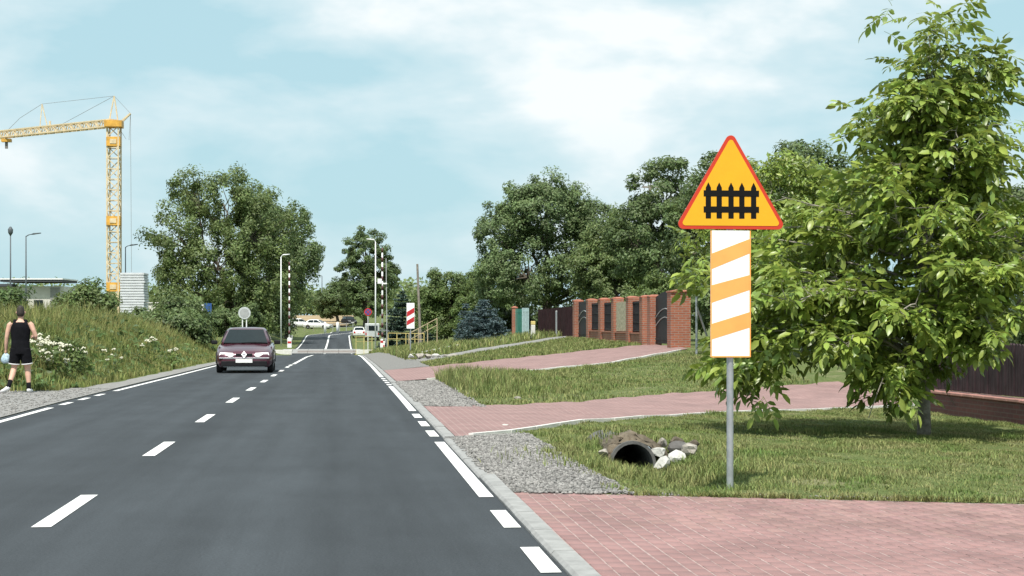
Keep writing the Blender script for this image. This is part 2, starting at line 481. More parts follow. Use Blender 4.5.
# ================================================================== THE SETTING
def grid_mesh(name, xs, ys, zf):
    X, Y = np.meshgrid(xs, ys)
    Z = zf(X, Y)
    V = np.stack([X, Y, Z], -1).reshape(-1, 3)
    nx, ny = len(xs), len(ys)
    i, j = np.meshgrid(np.arange(nx - 1), np.arange(ny - 1))
    a = (j * nx + i).ravel()
    return np_mesh(name, V, np.stack([a, a + 1, a + nx + 1, a + nx], 1), True)

RX0, RX1 = -5.02, 1.215           # asphalt edges
def zground(X, Y):
    z = g(X, Y)
    on = (X > RX0 - .02) & (X < RX1 + .16) & (Y < 240)
    on |= (X > 1.3) & (X < 8.0) & (Y < 13.05)
    return np.where(on, z - .10, z)
xs = np.concatenate([[-1600, -700, -350, -180, -110, -80], np.arange(-60, -14, 3.0), np.arange(-14, -5.2, .35), [RX0 - .03, RX0, -3.5, -2, -.5, RX1, RX1 + .15, RX1 + .17],
                     np.arange(1.5, 6.6, .09), np.arange(6.75, 13, .25), np.arange(13, 60, 3.0), [60, 80, 110, 180, 350, 700, 1600]])
ys = np.concatenate([np.arange(-30, 8, 4.0), np.arange(8, 13, .5), np.arange(13, 20.2, .1), np.arange(20.4, 45, .35), np.arange(45, 120, 1.0),
                     np.arange(120, 260, 2.0), np.arange(260, 420, 10.0), [450, 500, 600, 750, 1000, 1500, 2500]])
gr = link('ground', grid_mesh('ground', xs, ys, zground), M['lawn'])
tag(gr, kind='structure')

def resample(P, n):
    P = np.asarray(P, float); s = np.r_[0, np.cumsum(np.hypot(*np.diff(P, axis=0).T))]
    t = np.linspace(0, s[-1], n)
    return np.stack([np.interp(t, s, P[:, 0]), np.interp(t, s, P[:, 1])], 1)

def sheet(name, A, B, n, m, dz, material, kind='structure', parent=None, zf=None, rag=0.0):
    """surface between polylines A and B laid dz above the terrain"""
    A = resample(A, n); B = resample(B, n)
    if rag:
        B = B + RNG.normal(0, rag, B.shape)
    t = np.linspace(0, 1, m)[None, :, None]
    P = A[:, None, :] * (1 - t) + B[:, None, :] * t
    Z = (zf or g)(P[..., 0], P[..., 1]) + dz
    V = np.concatenate([P, Z[..., None]], -1).reshape(-1, 3)
    i, j = np.meshgrid(np.arange(m - 1), np.arange(n - 1)); a = (j * m + i).ravel()
    me = np_mesh(name, V, np.stack([a, a + 1, a + m + 1, a + m], 1), True)
    bm = bmesh.new(); bm.from_mesh(me); bmesh.ops.recalc_face_normals(bm, faces=bm.faces)
    bm.faces.ensure_lookup_table()
    if bm.faces[0].normal.z < 0: bmesh.ops.reverse_faces(bm, faces=bm.faces)
    bm.to_mesh(me); bm.free()
    o = link(name, me, material, parent)
    if kind: tag(o, kind=kind)
    return o

# ---- road: straight to the level crossing and on, then bending away to the right
BEND = 224.0; RC = 26.0
def road_pt(x, s):
    if s <= BEND: return (x, s)
    a = min((s - BEND) / RC, 1.25); ex = max(0, (s - BEND) - 1.25 * RC)
    cx = 1.2 + RC; r = cx - x
    return (cx - r * math.cos(a) + ex * math.sin(a), BEND + r * math.sin(a) + ex * math.cos(a))
ss = np.concatenate([np.arange(-20, 60, 2.0), np.arange(60, 330, 1.5)])
def strip(name, xa, xb, s0, s1, dz, material, parent=None, nx=2, kind=None):
    sv = np.concatenate([[s0], ss[(ss > s0 + .05) & (ss < s1 - .05)], [s1]])
    xv = np.linspace(xa, xb, nx)
    V = []
    for s in sv:
        for x in xv:
            px_, py_ = road_pt(x, s)
            z = float(zr(s)) if s < 236 else max(float(zr(s)), gz(px_, py_)) if False else (float(zr(s)) if s <= BEND else float(zr(py_)) + .05)
            V.append((px_, py_, z + dz))
    a = np.array([j * nx + i for j in range(len(sv) - 1) for i in range(nx - 1)])
    me = np_mesh(name, np.array(V), np.stack([a, a + 1, a + nx + 1, a + nx], 1))
    o = link(name, me, material, parent)
    if kind: tag(o, kind=kind)
    return o
road = strip('road', RX0, RX1, -20, 262, 0.0, M['asphalt'], nx=9, kind='structure')
LW = .058
def mark(name, x, s0, s1, w=LW):
    return strip(name, x - w, x + w, s0, s1, .005, M['paint'], road)
for a, b in ((8.74, 9.77), (10.74, 11.77), (19.85, 21.0), (21.95, 23.1), (24.0, 25.1), (38.6, 39.5), (40.4, 41.3), (42.2, 43.1), (44, 44.9), (6.7, 7.7)):
    mark('edge_dash', 1.134, a, b)
for a, b in ((12.7, 18.9), (26.0, 37.8), (46, 113)):
    mark('edge_line', 1.134, a, b)
mark('edge_line', 1.0, 164.5, 250, .07)
for a, b in ((-10, 27.7), (35.4, 112)):
    mark('edge_line', -4.83, a, b)
mark('edge_line', -4.75, 171, 236, .07)
for a, b in ((28.7, 29.7), (30.7, 31.7), (32.7, 33.7)):
    mark('edge_dash', -4.83, a, b)
y0 = 10.94 + .2
for i in range(8):
    mark('centre_dash', -2.0, y0 + 6.06 * i - .05, y0 + 6.06 * i + 2.05, .066)
for a in (59.5, 63.2):
    mark('centre_dash', -2.0, a, a + 2.4, .066)
mark('centre_line', -1.96, 67, 112, .07)
mark('centre_line', -1.72, 164.5, 246, .10)
strip('stop_line', -1.95, 1.1, 113.2, 113.9, .006, M['paint'], road)

# ---- level crossing: concrete slab panels, rails, ballast
XS0, XS1 = 165.0, 171.5
cs = thing('level_crossing', 'pale concrete rail crossing deck set into the road between two barriers', 'rail crossing', (0, 0, 0))
for k in range(6):
    x0 = RX0 - 1.6 + k * 1.58
    strip('deck_panel', x0, x0 + 1.55, XS0, XS1, .03, M['concrete'], cs)
for yy in (166.6, 168.0):
    mb = MB(); z = float(zr(yy)) + .05
    mb.box((0, yy, z), (9.0, .07, .05)); mb.build('rail', M['rust'], cs)
for x, sx in ((-5.9, 1.9), (2.25, 1.7)):
    mb = MB(); z = float(zr(XS0))
    mb.box((x, 163.6, z + .16), (sx, .5, .5)); mb.build('edge_beam', M['concrete_pale'], cs, bevel=.03)

# ---- shoulders, gravel, drives
sheet('gravel_verge', [(1.375, 13.02), (1.375, 19.55)], [(2.32, 13.04), (2.35, 16), (2.3, 19), (2.35, 20.75)], 40, 8, .012, M['gravel'], rag=.05)
sheet('gravel_verge', [(1.375, 27.3), (1.375, 41)], [(2.2, 27.6), (2.5, 33), (2.5, 38), (2.35, 41.6)], 40, 8, .016, M['gravel'], rag=.06)
sheet('gravel_verge', [(1.375, 53.6), (1.375, 113)], [(2.9, 53.8), (3.1, 60), (2.9, 75), (2.6, 113)], 60, 6, .03, M['gravel'], rag=.08)
sheet('gravel_path', [(3.0, 60.5), (6, 68.5), (9.5, 75), (11.2, 77.2)], [(3.0, 66.5), (6, 74.0), (9.5, 79), (11.2, 80.6)], 24, 5, .035, M['shoulder'])
sheet('shoulder', [(-5.03, -12), (-5.03, 36.5)], [(-14, -12), (-13, 20), (-12, 35.2), (-7.6, 35.6), (-5.9, 37.2)], 60, 12, .012, M['shoulder'], rag=.05)
sheet('shoulder', [(-5.03, 36.5), (-5.03, 112)], [(-5.9, 37.2), (-5.65, 42), (-5.6, 60), (-5.7, 112)], 80, 4, .016, M['shoulder'], rag=.05)
sheet('far_field', [(-60, 268), (-60, 380)], [(1, 262), (3, 380)], 8, 24, .25, M['field'])

D2N = [(1.375, 19.6), (2.04, 20.5), (3.35, 23.2), (6.0, 26.8), (9.5, 30.0), (11.6, 31.2)]
D2F = [(1.375, 27.3), (1.7, 27.2), (3.4, 29.2), (6.06, 32.6), (7.7, 34.4), (11.6, 37.0)]
drive2 = sheet('driveway', D2N, D2F, 60, 16, .020, M['paving_far'])
drive3 = sheet('driveway', [(1.375, 41), (2.2, 41.8), (7.6, 45.8), (11.0, 50.6)], [(1.375, 53.6), (2.6, 53.5), (4.1, 54.0), (11.0, 57.6)], 50, 14, .030, M['paving_far'])
for poly, par in ((D2N, drive2), ([(1.9, 41.6), (2.2, 41.8), (7.6, 45.8), (10.8, 50.4)], drive3)):
    P = resample(poly, 200); s = 0
    acc = np.r_[0, np.cumsum(np.hypot(*np.diff(P, axis=0).T))]
    t = .35
    while t + 1 < acc[-1]:
        a = [np.interp(t + e, acc, P[:, 0]) for e in (0, .98)]; b = [np.interp(t + e, acc, P[:, 1]) for e in (0, .98)]
        za, zb = gz(a[0], b[0]), gz(a[1], b[1])
        MB().bar((a[0], b[0], za), (a[1], b[1], zb), .07, .09).build('edging_stone', M['concrete_pale'], par)
        t += 1.0

# near drive: pavers laid one by one in running bond, long side along the road
def zdrive(x, y): return float(zr(y)) - .034 * (x - 1.37)
d1 = sheet('driveway', [(1.375, -6), (1.375, 13.02)], [(8, -6), (8, 13.02)], 30, 20, .0075, M['paver_joint'], zf=lambda x, y: zr(y) - .034 * (x - 1.37) + .0)
PW, PL = .108, .212
cells = []
nrow = int((7.4 - 1.38) / PW)
for r in range(nrow):
    x = 1.38 + PW * (r + .5)
    yy = 7.2 + (r % 2) * PL / 2
    while yy + PL / 2 < 13.03:
        cells.append((x, yy)); yy += PL
def vis_size(c):
    d = c[1] * CS + c[0] * SN; xc = c[0] * CS - c[1] * SN
    px = 512 + xc / d * F; py = YH + HC / d * F
    return -1 if (px > 1030 or py > 582) else 1 / d
cells.sort(key=vis_size, reverse=True)
bw, bl, bh = PW - .009, PL - .002, .06
def paver_geo():
    c = .0025; vs = []; 
    for (ix, iy, z) in ((0, 0, -bh), (0, 0, -c), (c, c, 0)):
        hx, hy = bw / 2 - ix, bl / 2 - iy
        vs += [(-hx, -hy, z), (hx, -hy, z), (hx, hy, z), (-hx, hy, z)]
    fs = []
    for b in (0, 4):
        for k in range(4): fs.append((b + k, b + (k + 1) % 4, b + 4 + (k + 1) % 4, b + 4 + k))
    fs.append((8, 9, 10, 11))
    return np.array(vs), np.array(fs)
PV, PFc = paver_geo()
pme = np_mesh('paver', PV, PFc); pme.materials.append(M['paver'])
tilt = math.atan(.034)
for (x, y) in cells[:300]:
    o = link('paver', pme, None, d1)
    o.location = (x, y, zdrive(x, y) + .010 + random.uniform(-.0015, .0025)); o.rotation_euler = (random.uniform(-.006, .006), tilt + random.uniform(-.008, .008), random.uniform(-.008, .008))
VV, FF = [], []
for k, (x, y) in enumerate(cells[300:]):
    q = PV.copy(); a = random.uniform(-.008, .008)
    q = np.stack([q[:, 0] - a * q[:, 1], q[:, 1] + a * q[:, 0], q[:, 2] - .034 * q[:, 0]], 1) + np.array([x, y, zdrive(x, y) + .010 + random.uniform(-.0015, .0025)])
    VV.append(q); FF.append(PFc + k * 12)
tag(link('paver_field', np_mesh('paver_field', np.concatenate(VV), np.concatenate(FF)), M['paver'], d1), kind='stuff')

# kerbs
kerb = bpy.data.objects.new('kerb', None); COL.objects.link(kerb); tag(kerb, kind='structure')
def kerb_mesh(h):
    return MB().prismx([(0, -.2), (.99, -.2), (.99, h), (0, h)], 0, .15).mesh('kerbstone')
kms = {}
def kerbstone(y, h):
    if h not in kms:
        mb = MB(); c = .02
        mb.prism([(0, -.2), (.135, -.2), (.135, h), (c, h), (0, h - c)], 0, .984)
        kms[h] = mb.mesh('kerbstone'); kms[h].materials.append(M['concrete'])
    o = link('kerbstone', kms[h], None, kerb)
    sl = (float(zr(y + 1)) - float(zr(y)))
    o.location = (1.219 + random.uniform(-.003, .003), y, float(zr(y)) + random.uniform(-.003, .003)); o.rotation_euler = (math.atan(sl), 0, random.uniform(-.004, .004))
for y in np.arange(-3, 13.9, 1.0): kerbstone(y + .4, .032)
for y in np.arange(14.4, 19.3, 1.0): kerbstone(y, .012)
for y in np.arange(19.4, 28, 1.0): kerbstone(y, .035)
for y in np.arange(28.4, 40.5, 1.0): kerbstone(y, .010)
for y in np.arange(40.4, 54.5, 1.0): kerbstone(y, .035)
for y in np.arange(55.4, 112, 1.0): kerbstone(y, .03)

# loose stones
def vnoise_(x): return np.sin(x * 3.1 + 1) * .6 + np.sin(x * 7.7) * .5
def stones(name, pts, smin, smax, material, dz=.0):
    n = len(pts)
    oc = np.array([(1, 0, 0), (-1, 0, 0), (0, 1, 0), (0, -1, 0), (0, 0, 1), (0, 0, -1)], float)
    of = np.array([(0, 2, 4), (2, 1, 4), (1, 3, 4), (3, 0, 4), (2, 0, 5), (1, 2, 5), (3, 1, 5), (0, 3, 5)])
    s = RNG.uniform(smin, smax, (n, 1, 1)) * RNG.uniform(.6, 1.3, (n, 1, 3)) * np.array([1, 1, .62])
    V = oc[None] * s + RNG.normal(0, .12, (n, 6, 3)) * s
    a = RNG.uniform(0, 6.28, n); ca, sa = np.cos(a)[:, None], np.sin(a)[:, None]
    V = np.stack([V[..., 0] * ca - V[..., 1] * sa, V[..., 0] * sa + V[..., 1] * ca, V[..., 2]], -1)
    P = np.stack([pts[:, 0], pts[:, 1], g(pts[:, 0], pts[:, 1]) + dz], 1)
    V = V + P[:, None, :]
    Fa = of[None] + (np.arange(n) * 6)[:, None, None]
    o = link(name, np_mesh(name, V.reshape(-1, 3), Fa.reshape(-1, 3)), material)
    return tag(o, kind='stuff')
n = 9000
xy = np.stack([1.30 + np.abs(RNG.beta(1.2, 1.3, n)) * 1.08, RNG.uniform(12.95, 20.9, n)], 1)
xy = xy[xy[:, 1] < 19.6 + (xy[:, 0] - 1.375) * 1.1]
stones('gravel_stones', xy, .010, .026, M['gravel_stone'], .016)
n = 6000
xy = np.stack([1.32 + RNG.beta(1.2, 1.3, n) * 1.15, RNG.uniform(27.4, 41, n)], 1)
stones('gravel_stones', xy, .014, .034, M['gravel_stone'], .02)
xy = np.stack([RNG.uniform(-9, -5.1, 3500), RNG.uniform(24, 37, 3500)], 1)
stones('shoulder_stones', xy, .012, .03, M['gravel_stone'], .014)

n = 700
x = RNG.uniform(2.3, 7.4, n); k = vnoise_(x) > RNG.uniform(-.6, 1.2, n); x = x[k]
stones('edge_grit', np.stack([x, 13.03 + np.abs(RNG.normal(0, .09, len(x)))], 1), .006, .018, M['gravel_stone'], .002)
# ---- grass blades
def blades(name, P, h, w, material, lean=.35, kind='stuff', zf=None):
    n = len(P); h = np.asarray(h).reshape(n); a = RNG.uniform(0, 2 * PI, n)
    z = (zf or g)(P[:, 0], P[:, 1]) - .01
    b = np.stack([P[:, 0], P[:, 1], z], 1)
    sd = np.stack([np.cos(a), np.sin(a), 0 * a], 1) * (w * RNG.uniform(.6, 1.3, n))[:, None] * .5
    le = np.stack([np.cos(a + 1.57), np.sin(a + 1.57), 0 * a], 1) * (h * RNG.uniform(0, lean * 2, n))[:, None]
    up = np.array([0, 0, 1.0]) * h[:, None]
    mid = b + up * .55 + le * .3
    tip = b + up * RNG.uniform(.8, 1.0, n)[:, None] + le
    V = np.stack([b - sd, b + sd, mid + sd * .8, mid - sd * .8, tip], 1).reshape(-1, 3)
    k = np.arange(n) * 5
    q = np.stack([k, k + 1, k + 2, k + 3], 1); t = np.stack([k + 3, k + 2, k + 4], 1)
    me = bpy.data.meshes.new(name)
    me.vertices.add(len(V)); me.vertices.foreach_set('co', V.astype(np.float32).ravel())
    idx = np.concatenate([q, t], 1).ravel().astype(np.int32)
    me.loops.add(len(idx)); me.loops.foreach_set('vertex_index', idx)
    me.polygons.add(2 * n)
    st = np.stack([np.arange(n) * 7, np.arange(n) * 7 + 4], 1).ravel().astype(np.int32)
    me.polygons.foreach_set('loop_start', st)
    try: me.polygons.foreach_set('loop_total', np.tile(np.array([4, 3], np.int32), n))
    except Exception: pass
    me.update(calc_edges=True); me.validate()
    return tag(link(name, me, material), kind=kind)

def vnoise(x, y, s, seed=0):
    r = np.random.default_rng(seed); out_ = 0
    for k in range(5):
        fx, fy = r.normal(0, s, 2); out_ = out_ + np.sin(x * fx + y * fy + r.uniform(0, 6.28))
    return out_ / 5
def d2near(x): return np.interp(x, [p[0] for p in D2N], [p[1] for p in D2N])
def d2far(x): return np.interp(x, [p[0] for p in D2F], [p[1] for p in D2F])
def d3near(x): return np.interp(x, [1.4, 2.2, 7.6, 11], [41, 41.8, 45.8, 50.6])
def d3far(x): return np.interp(x, [1.4, 2.6, 4.1, 11], [53.6, 53.5, 54, 57.6])
def scatter(n, x0, x1, y0, y1, keep):
    x = RNG.uniform(x0, x1, n); y = RNG.uniform(y0, y1, n)
    k = keep(x, y) & (x < .33 * (y * CS + x * SN) * 1.0 + y * SN + .9)
    return np.stack([x[k], y[k]], 1)
def thin(x, y, s, lo, seed):       # patchy cover
    return RNG.uniform(0, 1, len(x)) < np.clip(.62 + vnoise(x, y, s, seed) * 1.1, lo, 1)
P = scatter(400000, 2.15, 10.95, 13.02, 31.0, lambda x, y: (y < d2near(x) - .05) & ((x > 2.28 + .12 * np.sin(y * 5)) | (RNG.uniform(0, 1, len(x)) < .12)) & thin(x, y, 1.3, .5, 1)
            & ~((np.abs(x - 3.22) < .30) & (y > 16.6) & (y < 18.3)))
hh = RNG.uniform(.02, .055, len(P)) * (1 + .5 * np.clip(vnoise(P[:, 0], P[:, 1], 1.1, 5) * 1.5, -.6, 1))
dit = np.exp(-((P[:, 0] - 3.1) / .75) ** 2) * (P[:, 1] < 18) * (P[:, 1] > 13.6)
hh = hh * (1 + .55 * dit) * np.clip(1.0 + .9 * vnoise(P[:, 0], P[:, 1], 4.5, 15), .45, 2.0)
blades('lawn_grass', P, hh, .010, M['grass'], .5)
P = scatter(100000, 2.3, 10.9, 27.5, 50, lambda x, y: (y > d2far(x) + .05) & (y < d3near(x) - .05) & (x > 2.4) & thin(x, y, .8, .2, 2))
tall = np.clip(1.25 - (P[:, 0] - 2.4) / 2.6, 0, 1) * np.clip((P[:, 1] - 31) / 5, 0, 1)
hh = RNG.uniform(.03, .09, len(P)) * np.clip(1.0 + .9 * vnoise(P[:, 0], P[:, 1], 3, 16), .4, 2.2) + RNG.uniform(.05, .42, len(P)) * tall * (RNG.uniform(0, 1, len(P)) < .8)
blades('lawn_grass', P, hh, .018, M['grass'], .4)
P = scatter(40000, 2.9, 10.9, 53.5, 80, lambda x, y: (y > d3far(x) + .05) & ~((y > np.interp(x, [3, 6, 9.5, 11.2], [60.3, 68.3, 74.8, 77])) & (y < np.interp(x, [3, 6, 9.5, 11.2], [66.6, 74.1, 79.1, 80.7]))))
blades('lawn_grass', P, RNG.uniform(.06, .17, len(P)), .03, M['grass'], .4)
P = scatter(30000, 2.6, 13, 66, 160, lambda x, y: (y > np.interp(x, [3, 6, 9.5, 11.2], [67, 74.5, 79.5, 81])))
blades('verge_grass', P, RNG.uniform(.15, .5, len(P)), .05, M['grass'], .4)
xe = RNG.uniform(2.3, 7.6, 5200); ke = np.sin(xe * 4.3) * .5 + np.sin(xe * 11) * .5 > RNG.uniform(-1.1, 1.0, 5200); xe = xe[ke]
blades('edge_grass', np.stack([xe, 12.97 + RNG.exponential(.05, len(xe))], 1), RNG.uniform(.02, .075, len(xe)), .010, M['grass'], .7)
# left bank of weeds
def left_keep(x, y):
    edge = np.where(y < 37.2, -20.0, -5.65 - .15 * np.sin(y * 1.1))
    return ((x < edge) | ((y > 35.3 + .25 * np.sin(x * 3)) & (x < -6.0)))
x = RNG.uniform(-16, -5.5, 120000); y = 35.2 + RNG.beta(1, 1.7, 120000) * 70
k = left_keep(x, y) & (x < -5.75); P = np.stack([x[k], y[k]], 1)
dist = np.minimum(np.abs(-5.6 - P[:, 0]), np.where(P[:, 0] < -6.4, P[:, 1] - 35.0, 9))
hh = RNG.uniform(.10, .25, len(P)) + RNG.uniform(.1, 1.0, len(P)) * np.clip((dist - .3) / 2.6, 0, 1) * (1 + .65 * vnoise(P[:, 0], P[:, 1], .7, 9))
blades('bank_weeds', P, np.maximum(hh, .08), .03, M['grass_tall'], .3)

n = 26000
x = RNG.uniform(-15, -5.9, n); y = 35.4 + RNG.beta(1, 1.7, n) * 70
k = thin(x, y, .9, .0, 21) & ((x < -6.1) | (y > 37)); x, y = x[k], y[k]
dist = np.clip(np.minimum(-5.6 - x, np.where(x < -6.4, y - 35.0, 9)) / 2.5, .1, 1)
P = np.stack([x, y, g(x, y) + RNG.uniform(.03, .75, len(x)) * dist * (1 + .5 * vnoise(x, y, .8, 31))], 1)
nn = RNG.normal(0, .6, P.shape) + np.array([.1, -.4, .6]); nn /= np.linalg.norm(nn, axis=1, keepdims=True)
r_ = RNG.normal(0, 1, P.shape); t_ = r_ - (r_ * nn).sum(1, keepdims=True) * nn; t_ /= np.linalg.norm(t_, axis=1, keepdims=True); b_ = np.cross(nn, t_)
s_ = RNG.uniform(.05, .16, (len(P), 1))
V = np.stack([P - t_ * s_, P + b_ * s_ * .5 + nn * s_ * .15, P + t_ * s_, P - b_ * s_ * .5 + nn * s_ * .15], 1).reshape(-1, 3); q = np.arange(len(P)) * 4
tag(link('bank_foliage', np_mesh('bank_foliage', V, np.concatenate([np.stack([q, q + 1, q + 2], 1), np.stack([q, q + 2, q + 3], 1)])), M['leaf_bush']), kind='stuff')
# ================================================================== VEGETATION
def unit(v): return v / np.maximum(np.linalg.norm(v, axis=-1, keepdims=True), 1e-9)
def leaf_cloud(P, Nn, size, asp=.55, fold=.12):
    """folded rhombus leaves: 4 verts, two triangles each"""
    n = len(P); r = RNG.normal(0, 1, (n, 3)); Nn = unit(Nn)
    t = unit(r - (r * Nn).sum(1, keepdims=True) * Nn); b = np.cross(Nn, t)
    s = np.asarray(size).reshape(-1, 1) * np.ones((n, 1))
    V = np.stack([P - t * s * .5, P + b * s * asp * .5 + Nn * s * fold, P + t * s * .5, P - b * s * asp * .5 + Nn * s * fold], 1).reshape(-1, 3)
    k = np.arange(n) * 4
    Fa = np.concatenate([np.stack([k, k + 1, k + 2], 1), np.stack([k, k + 2, k + 3], 1)], 0)
    return V, Fa

def curve_pts(a, b, n=5, wob=.08, sag=0.0):
    a, b = np.array(a, float), np.array(b, float); L_ = np.linalg.norm(b - a)
    out_ = []
    for i in range(n):
        t = i / (n - 1)
        p = a * (1 - t) + b * t + (RNG.normal(0, wob * L_, 3) if 0 < i < n - 1 else 0) * np.array([1, 1, .5])
        p[2] += sag * L_ * 4 * t * (1 - t); out_.append(tuple(p))
    return out_

def tree(name, label, cat, base, blobs, leaf='leaf_tree', n_clump=260, per=90, size=.30, clump_r=.55, trunk_r=.28, bark='bark', fork=.3, group=None, asp=.55, shell=.5, up=.5, flat=.75, twigs=5, droop=0.0, seed=1):
    """blobs: (dx,dy,dz,rx,ry,rz) crown lobes relative to base"""
    global RNG
    keep = RNG; RNG = np.random.default_rng(seed)
    t = thing(name, label, cat, base, 0, group)
    B = np.array(blobs, float); per = int(per * 1.7); size = size * .72
    wt = (B[:, 3] * B[:, 4] * B[:, 5]) ** .8; wt /= wt.sum()
    ci = RNG.choice(len(B), n_clump, p=wt)
    d = unit(RNG.normal(0, 1, (n_clump, 3)))
    rr = (shell + (1 - shell) * RNG.uniform(0, 1, n_clump) ** .6)[:, None]
    rr = rr * RNG.uniform(.86, 1.12, (n_clump, 1))
    C = B[ci, :3] + d * rr * B[ci, 3:]
    cr = clump_r * RNG.uniform(.6, 1.35, n_clump)
    k = np.repeat(np.arange(n_clump), per)
    off = unit(RNG.normal(0, 1, (len(k), 3))) * (RNG.uniform(0, 1, (len(k), 1)) ** .45) * cr[k][:, None] * np.array([1.12, 1.12, 1.12 * flat])
    if droop:
        off[:, 2] -= np.abs(RNG.normal(0, droop, len(k))) * (1.0)
    P = C[k] + off
    nrm = RNG.normal(0, .5, P.shape) + d[k] * .65 + unit(off + 1e-6) * .6 + np.array([0, 0, up])
    V, Fa = leaf_cloud(P, nrm, size * RNG.uniform(.6, 1.3, len(P)), asp)
    ok = V[:, 2].reshape(-1, 4).min(1) > .02
    kk = np.where(ok)[0]
    V4 = V.reshape(-1, 4, 3)[kk].reshape(-1, 3); q = np.arange(len(kk)) * 4
    Fa = np.concatenate([np.stack([q, q + 1, q + 2], 1), np.stack([q, q + 2, q + 3], 1)], 0)
    link('crown', np_mesh('crown', V4, Fa), M[leaf], t)
    # trunk and limbs
    top = B[:, 2].max(); cx, cy = (B[:, 0] * wt).sum(), (B[:, 1] * wt).sum()
    fz = max(.3, top * fork)
    mb = MB()
    trunk = [(0, 0, -.15), (0, 0, .1), (cx * .1, cy * .1, fz * .5), (cx * .3, cy * .3, fz)]
    mb.tube(trunk, [trunk_r * 1.35, trunk_r * 1.1, trunk_r * .9, trunk_r * .8], 9)
    f0 = np.array(trunk[-1])
    for i, b in enumerate(B):
        pts = curve_pts(f0 - np.array([0, 0, fz * .15]), b[:3], 5, .05)
        r0 = trunk_r * (.42 + .3 * wt[i])
        mb.tube(pts, list(np.linspace(r0, r0 * .35, 5)), 6)
        js = np.where(ci == i)[0]
        for j in js[:twigs * 3]:
            pts = curve_pts(b[:3] * .8 + f0 * .2 * 1, C[j], 4, .06)
            mb.tube(pts, list(np.linspace(r0 * .33, r0 * .06, 4)), 4, caps=False)
    mb.build('trunk', M[bark], t, smooth=True)
    RNG = keep
    return t

def at(px, d, dz=0.0):
    x, y, _ = W(px, d); return (x, y, gz(x, y) + dz)

# left: tall poplar-like tree with a silvery willow behind it
tree('deciduous_tree', 'tall broad green tree with gappy crown left of the road before the willow', 'tree', at(232, 190),
     [(-1, 0, 15.5, 5.8, 5, 4.6), (-6, 0, 11.5, 3.8, 4, 4.6), (3, -1, 12.5, 5.2, 5, 5.0), (-2, -2, 8.5, 5.8, 5, 4.2), (4, -1, 7, 4.6, 5, 4.6), (-6.6, 0, 6.2, 2.4, 3, 3.4), (-4.5, 1, 17, 2.8, 3, 2.8), (1, -2, 3.5, 5.5, 4, 3.2)],
     'leaf_tree', 330, 95, .50, .92, .5, fork=.25, shell=.42, droop=.5, seed=3)
tree('willow_tree', 'silver green willow leaning over the road behind the left barrier', 'tree', at(288, 206),
     [(-.3, 0, 14, 3.6, 4, 4.2), (2.3, -1, 10.8, 2.2, 3, 2.8), (-.6, 0, 8, 3.0, 4, 4), (-3.5, 0, 16, 3.4, 3, 3.4), (-1.2, 0, 4, 2.2, 3, 3.4)],
     'leaf_silver', 190, 95, .48, .85, .42, fork=.3, shell=.45, droop=.8, seed=5)
# left bushes and hedge behind the weed bank
for i, (px, d, blobs, leaf, lab, nc) in enumerate([
    (88, 75, [(0, 0, 1.5, 1.1, 1.2, 1.1), (-.8, 0, 1.0, .8, 1, .8), (.6, 0, 1.2, .7, 1, .9), (.1, 0, 2.1, .5, .6, .5)], 'leaf_mid', 'rounded willow bush growing below the crane mast', 90),
    (2, 58, [(0, 0, .9, 1.0, 1, .8), (-1.3, 0, 1.2, 1.1, 1, 1.0), (.9, .5, .5, .7, .8, .5)], 'leaf_bush', 'dark green bush behind the pedestrian', 80),
    (44, 66, [(0, 0, .4, 1.2, 1, .5), (1.0, 0, .5, .9, .8, .5)], 'leaf_bush', 'low spreading bush between the pedestrian and the willow bush', 60),
    (150, 92, [(0, 0, .75, 2.0, 1.4, .7), (1.8, 0, 1.1, 1.5, 1.4, .9), (-1.6, 0, .6, 1.3, 1.2, .6)], 'leaf_dark', 'dark hedge bush below the stack of white blocks', 110),
    (183, 84, [(0, 0, 1.0, 1.2, 1.3, .85), (.7, 0, .5, .8, 1.0, .6), (-1.2, 0, .9, 1.2, 1.2, .8)], 'leaf_dark', 'dark thicket at the roadside weeds before the blue board', 110),
    (258, 190, [(0, 0, 2.2, 1.8, 1.5, 2.0), (-2.6, 0, 2.2, 1.8, 1.4, 2.0), (1.6, 3, 2.4, 1.4, 1.6, 2.0)], 'leaf_dark', 'dark bushes under the tall tree behind the maroon car', 120),
    (226, 165, [(0, 0, 1.6, 2.4, 2, 1.6), (2.2, 0, 1.8, 1.8, 2, 1.8), (-3.0, 0, 1.2, 2.0, 2, 1.4)], 'leaf_dark', 'shaded undergrowth at the foot of the tall tree', 130)]):
    tree('bush', lab, 'bush', at(px, d), blobs, leaf, nc, 100, .16 + .0012 * d, .38 + .001 * d, .07, fork=.15, shell=.35, seed=20 + i)

# right side trees, from far to near
tree('deciduous_tree', 'round dense dark tree far down the road behind the right barrier', 'tree', at(366, 262),
     [(0, 0, 12.0, 3.6, 4, 4.0), (-2.2, 0, 8, 2.6, 4, 3.6), (2.4, 0, 8, 3.0, 4, 4.2), (0, -1, 4.6, 3.6, 4, 3.6)], 'leaf_dark', 240, 90, .5, .75, .5, fork=.2, shell=.45, seed=31)
tree('deciduous_tree', 'small distant tree on the outside of the road bend', 'tree', at(338, 285), [(0, 0, 4.2, 3, 3, 3.2), (-2, 0, 3, 2.4, 2, 2.4)], 'leaf_dark', 120, 80, .5, .7, .3, seed=32)
tree('deciduous_tree', 'mid green bushy tree behind the yellow railing', 'tree', at(446, 132),
     [(0, 0, 4.4, 2.2, 2, 2.0), (-1.3, 0, 3.0, 1.4, 1.6, 1.9), (1.7, 0, 3.2, 1.6, 1.6, 2.2), (0, -.5, 1.7, 2.4, 1.6, 1.4)], 'leaf_mid', 190, 95, .28, .5, .2, seed=33)
